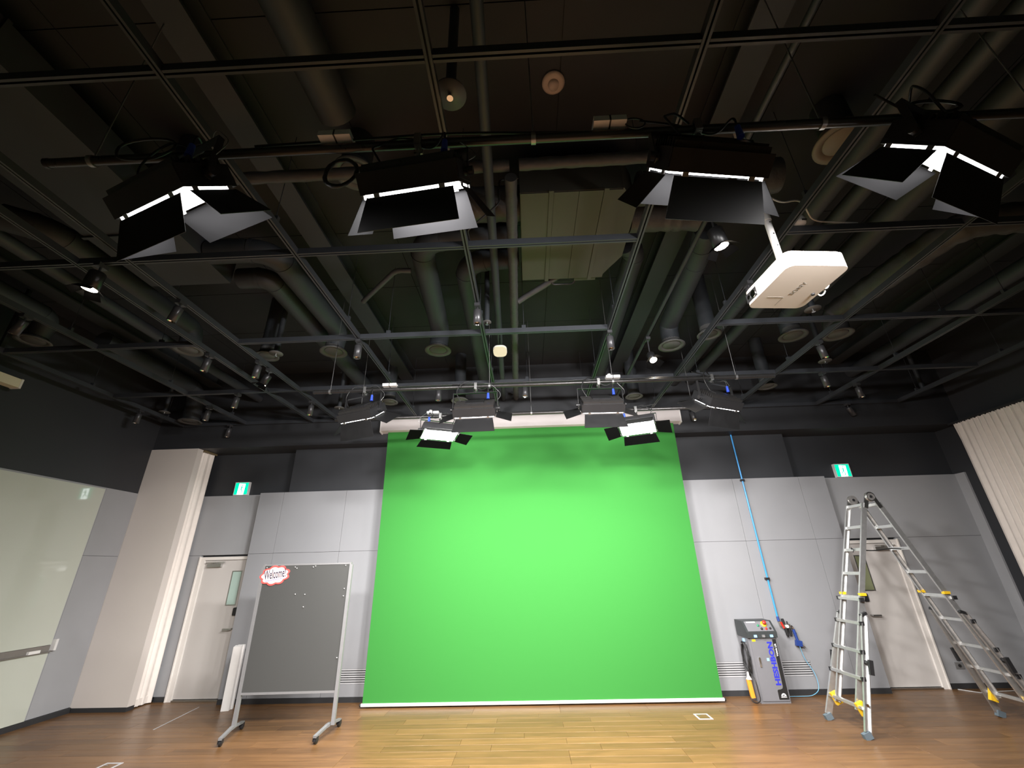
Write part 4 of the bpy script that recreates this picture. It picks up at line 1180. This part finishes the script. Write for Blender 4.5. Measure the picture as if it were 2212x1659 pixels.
place(-1.69, 1.522, 3.511, -19.8, 46.4, P1, 'outer left panel light on the front pipe, glowing through a corner', flaps=(30, 42, 38, 42))
place(-0.506, 1.60, 3.60, -6.9, 44.0, P1, 'inner panel light on the front pipe above the flexible duct', flaps=(40, 8, 35, 35))
place(0.946, 1.576, 3.602, 7.9, 53.6, P1, 'ribbed inner panel light on the front pipe near the projector pole', flaps=(26, 30, 38, 38))
place(2.06, 1.533, 3.556, 22.3, 53.7, P1, 'outer right panel light on the front pipe with splayed flaps', flaps=(24, 42, 34, 38))
place(-1.96, 4.83, 3.53, -21.2, 36.0, P2, 'outer left angled light on the middle pipe left of the screen', BACK, flaps=(20, 62, 50, 66))
place(-0.59, 4.85, 3.53, -2.0, 36.0, P2, 'inner left light on the middle pipe in front of the casing', BACK, flaps=(58, 68, 74, 74))
place(0.92, 4.85, 3.53, 2.0, 36.0, P2, 'inner right light on the middle pipe in front of the casing', BACK, flaps=(58, 68, 74, 74))
place(2.28, 4.83, 3.53, 25.6, 40.0, P2, 'outer right angled light on the middle pipe right of the screen', BACK, flaps=(20, 62, 66, 50))
place(-1.208, 5.745, 3.546, 205.1, 11.0, P3, 'left glowing fill light hanging before the green screen', FILL, (84, 70, 82, 82))
place(1.577, 5.781, 3.56, 159.1, 18.7, P3, 'right glowing fill light hanging before the green screen', FILL, (84, 70, 82, 82))

# white wireless boxes clipped onto the pipes
def pbox(x, pipe, label, bulb):
    y, z = pipe
    t = thing('control_box', label, 'control box', (x, y, z + 0.026), 0, 'white control boxes on the light pipes')
    part('box', MB().box2((-0.085, -0.062, 0.0), (0.085, 0.02, 0.036)), M_WHITE, t)
    part('strap', MB().box2((-0.004, -0.064, -0.002), (0.004, -0.0625, 0.038)).box2((-0.004, -0.0625, -0.002), (0.004, 0.02, -0.0004)), M_PLASTIC, t)
    if bulb:
        part('antenna_knob', MB().lathe([(0.0, 0.07), (0.02, 0.066), (0.026, 0.055), (0.02, 0.043), (0.0, 0.042)], 14, Matrix.Translation((-0.04, -0.02, 0))), M_WHITE, t)
pbox(-0.95, P1, 'white control box on the front pipe beside the cable loop', False)
pbox(0.50, P1, 'white control box with knob on the front pipe', True)
pbox(-1.66, P2, 'white control box on the middle pipe above the casing end', False)
pbox(1.10, P2, 'white control box with knob on the middle pipe', True)
pbox(-1.32, P3, 'white control box with knob on the rear pipe', True)

# loose cable loops hanging over the pipes
def loop(c, rx, rz, n, r, label, tilt=0.0):
    pts = []
    for k in range(n * 20 + 1):
        a = 2 * PI * k / 20
        pts.append((c[0] + rx * math.cos(a) * (1 + 0.06 * math.sin(k)), c[1] + 0.012 * math.sin(k * 0.31) + tilt * math.sin(a), c[2] + rz * math.sin(a) * (1 + 0.05 * math.cos(k * 0.7))))
    solo('cable_coil', MB().tube(pts, r, 6), M_CABLE, label, 'cable')
loop((-0.93, P1[0] + 0.04, P1[1] - 0.135), 0.085, 0.11, 3, 0.009, 'black cable coil hanging from the front pipe beside the inner light')
loop((0.63, P1[0] - 0.035, P1[1] + 0.03), 0.05, 0.055, 2, 0.004, 'thin cable coil on top of the front pipe by the knobbed box')
loop((-1.98, P1[0] - 0.04, P1[1] + 0.02), 0.16, 0.10, 1, 0.007, 'wide cable loop at the outer left panel light')
loop((2.15, P1[0] - 0.04, P1[1] + 0.03), 0.12, 0.06, 3, 0.008, 'tangled cable coil above the outer right panel light')
solo('pipe_cable', MB().tube(bend([(-1.4, P1[0] - 0.012, P1[1] + 0.034), (-0.3, P1[0] - 0.012, P1[1] + 0.06), (0.2, P1[0], P1[1] + 0.034), (0.9, P1[0] + 0.015, P1[1] + 0.036), (2.0, P1[0], P1[1] + 0.034)], 0.3), 0.007, 6), M_CABLE, 'black cable lying along the top of the front pipe', 'cable')
solo('pipe_cable', MB().tube(bend([(-2.0, P2[0] - 0.012, P2[1] + 0.034), (0.1, P2[0] - 0.01, P2[1] + 0.034), (1.0, P2[0], P2[1] + 0.034), (2.4, P2[0], P2[1] + 0.034)], 0.3), 0.007, 6), M_CABLE, 'black cable lying along the top of the middle pipe', 'cable')

# ================================================================== SPOTLIGHTS ON THE RAILS
def spot(x, y, label, lit=0, tilt=(0, 0), barn=False, drop=0.0, r=0.043, h=0.165, z=GZ - 0.002):
    t = thing('track_spotlight', label, 'spotlight', (x, y, z), 0, 'cylindrical spotlights on the ceiling rails')
    part('adapter', MB().box2((-0.028, -0.045, -0.038), (0.028, 0.045, -0.001)), M_SPOT, t)
    part('stem', MB().cyl((0, 0, -0.038), (0, 0, -0.075 - drop), 0.009, n=8), M_SPOT, t)
    m = Matrix.Translation((0, 0, -0.07 - drop)) @ Euler((R(tilt[0]), R(tilt[1]), 0)).to_matrix().to_4x4()
    bd = part('barrel', MB().lathe([(0.0, 0.0), (r * 0.9, 0.0), (r, -0.01), (r, -h), (r * 0.9, -h), (r * 0.86, -h + 0.025)], 22, m), M_FIXT if barn else M_SPOT, t)
    if lit:
        part('lamp_lens', MB().lathe([(0.0, -h - 0.002), (r * 0.9, -h - 0.001)], 20, m), M_LAMP, t)
    else:
        part('reflector', MB().lathe([(r * 0.86, -h + 0.006), (r * 0.6, -h + 0.03), (r * 0.2, -h + 0.04), (0.0, -h + 0.03)], 20, m), M_REFL, t)
    if barn:
        for k in range(4):
            fm = m @ Matrix.Rotation(k * PI / 2 + 0.5, 4, 'Z')
            part('barn_door', MB().add([(r, -r * 0.85, -h), (r, r * 0.85, -h), (r + 0.06, r * 1.0, -h - 0.05), (r + 0.06, -r * 1.0, -h - 0.05), (r + 0.003, -r * 0.85, -h), (r + 0.003, r * 0.85, -h), (r + 0.063, r, -h - 0.05), (r + 0.063, -r, -h - 0.05)],
                                          [(0, 1, 2, 3), (7, 6, 5, 4), (0, 4, 5, 1), (1, 5, 6, 2), (2, 6, 7, 3), (3, 7, 4, 0)], fm), M_FLAP, t)
    if lit:
        ld = bpy.data.lights.new('spot_lamp', 'SPOT')
        ld.energy = lit
        ld.color = (1.0, 0.84, 0.66)
        ld.spot_size = R(60)
        ld.spot_blend = 0.6
        ld.shadow_soft_size = 0.035
        lo = bpy.data.objects.new('spot_lamp', ld)
        COL.objects.link(lo)
        lo.parent = t
        lo.matrix_local = m @ Matrix.Translation((0, 0, -h - 0.006))
    return t
spot(-3.70, ROWY[2], 'large lit spotlight with flaps on the close left rails', 60, (0, 6), True, 0.02, 0.062, 0.17)
spot(-3.437, 5.10, 'lit spotlight with flaps hanging deep between the close left rails', 60, (0, 24), True, 0.02, 0.05, 0.14)
spot(1.655, 2.84, 'lit spotlight with splayed flaps behind the projector pole', 60, (4, -10), True, 0.10, 0.062, 0.17, 4.547)
spot(1.655, 4.98, 'warm glowing spotlight in line with the rear lights', 50, (-28, -6), True, 0.17, 0.05, 0.13, 4.547)
U = 'unlit spotlight '
for x, y, lb, tl in ((-3.437, 3.50, U + 'on the inner close left rail, past the lit flapped one', (0, 14)),
                 (-5.19, 3.62, U + 'on the second rail from the glass board, furthest from the screen', (0, 18)),
                 (-3.93, 4.62, U + 'on the outer close left rail', (0, 8)),
                 (-3.437, 4.86, U + 'on the inner close left rail, near the round-plate sprinkler', (0, 4)),
                 (-1.955, 4.42, U + 'on the rail under the left steel beam', (0, 0)),
                 (-0.453, 3.77, U + 'on the middle rail beside the small sprinkler', (0, 0)),
                 (1.041, 4.44, U + 'on the rail under the round duct right of the air handler', (0, 0)),
                 (2.269, 3.58, U + 'just behind the projector', (0, -6)),
                 (-4.38, 5.885, U + 'on the cross rail between the left rails', (0, 4)),
                 (-5.19, 6.40, U + 'on the second rail from the glass board, closest to the screen wall', (0, 4)),
                 (-6.37, 6.42, U + 'on the rail nearest the glass board', (0, 6)),
                 (-3.437, 6.32, U + 'on the inner close left rail, closest to the soffit', (0, 0)),
                 (0.02, 5.885, U + 'above the middle pipe between its inner lights', (-12, 0)),
                 (-1.28, 5.885, U + 'above the left glowing fill light', (0, 0)),
                 (3.766, 4.90, U + 'on the rail past the projector, beside a diffuser', (0, -6)),
                 (4.42, 5.885, U + 'on the cross rail between the right rails', (0, -4)),
                 (5.258, 6.38, U + 'on the right rail closest to the curtain corner', (0, -4)),
                 (5.75, 7.33, U + 'against the soffit over the ladder side', (10, -30)),
                 (-5.45, 7.33, U + 'against the soffit over the beige pier side', (0, 4)),
                 (3.0, 7.33, U + 'against the soffit just right of the screen casing', (-20, 0))):
    spot(x, y, lb, 0, tl)

# ================================================================== PROJECTOR
t = thing('projector', 'white ceiling projector hanging from a pole past the front lights', 'projector', (1.96, 2.585, 3.58), 0)
# local axes: u along the lens side, measured footprint is a slightly turned rounded rectangle
pj = [(-0.20, 0.245), (0.26, 0.285), (0.15, -0.185), (-0.28, -0.295)]
RZ = Matrix.Rotation(R(5), 4, 'Z')
body = MB().prism(rrect(0.43, 0.50, 0.055, 6), 0.115, RZ)
part('case', body, M_PROJ, t)
part('lid', MB().prism(rrect(0.41, 0.48, 0.05, 6), 0.012, RZ @ Matrix.Translation((0, 0, 0.1155))), M_PROJ, t)
part('lens_window', MB().box2((-0.2165, 0.10, 0.018), (-0.2155, 0.225, 0.092)), M_PLASTIC, t).matrix_local = RZ
part('lens', MB().cyl((-0.2168, 0.135, 0.05), (-0.224, 0.135, 0.05), 0.028, n=20).cyl((-0.2168, 0.19, 0.055), (-0.222, 0.19, 0.055), 0.016, n=16), M_CHROME, t).matrix_local = RZ
for x0, x1 in ((-0.155, -0.05), (-0.035, 0.07)):
    gv = MB().box2((x0, -0.2515, 0.02), (x1, -0.2505, 0.098))
    gr = part('vent_grille', gv, M_PROJG, t)
    gr.matrix_local = RZ
    bars = MB()
    for k in range(6):
        bars.box2((x0, -0.2535, 0.024 + k * 0.0125), (x1, -0.2516, 0.030 + k * 0.0125))
    for k in range(8):
        xx = x0 + (x1 - x0) * (k + 0.5) / 8
        bars.box2((xx - 0.002, -0.2535, 0.02), (xx + 0.002, -0.2516, 0.098))
    part('grille_bars', bars, M_PROJ, gr)
part('base_mark', text_mb('SONY', 0.045, 0.0006, 0.0004, 1.15, 1.1, RZ @ Matrix.Translation((0.02, 0.0, -0.0006)) @ Matrix.Rotation(PI, 4, 'X') @ Matrix.Rotation(R(84), 4, 'Z')), M_PROJG, t)
part('base_seam', MB().box2((-0.14, 0.105, -0.0012), (-0.02, 0.108, -0.0002)).box2((-0.022, 0.108, -0.0012), (-0.019, 0.21, -0.0002)), M_PROJG, t).matrix_local = RZ
part('adjust_foot', MB().cyl((0.17, 0.06, -0.0005), (0.17, 0.06, -0.012), 0.012, n=12), M_PLASTIC, t).matrix_local = RZ
part('rear_cables', MB().tube(bend([(0.216, 0.05, 0.05), (0.26, 0.06, 0.02), (0.27, 0.02, 0.06), (0.22, -0.02, 0.07)], 0.04), 0.007, 6).tube(bend([(0.216, 0.08, 0.06), (0.28, 0.09, 0.03), (0.25, 0.12, 0.0), (0.216, 0.11, 0.04)], 0.04), 0.006, 6), M_WCABLE, t)
po = part('ceiling_pole', MB().cyl((-0.06, -0.03, 0.128), (-0.06, -0.03, 0.72), 0.024, n=18).cyl((-0.06, -0.03, 0.60), (-0.06, -0.03, ZC - 3.581), 0.03, n=18), M_WHITE, t)
part('mount_plate', MB().box((-0.06, -0.03, 0.1295), (0.16, 0.16, 0.006)), M_WHITE, t)
for k in range(4):
    part('pole_hole', MB().cyl((-0.06, -0.053, 0.24 + k * 0.11), (-0.06, -0.0548, 0.24 + k * 0.11), 0.006, n=8), M_PLASTIC, po)
part('pole_band', MB().cyl((-0.06, -0.03, 0.80), (-0.06, -0.03, 0.81), 0.0315, n=18), M_PLASTIC, po)
solo('white_cord', MB().tube(bend([(1.935, 2.53, 4.42), (2.05, 2.56, 4.36), (2.25, 2.60, 4.43), (2.5, 2.86, 4.44), (2.9, 2.9, 4.435)], 0.1), 0.007, 6), M_WCABLE, 'white cord sagging from the projector pole to the rail', 'cord')
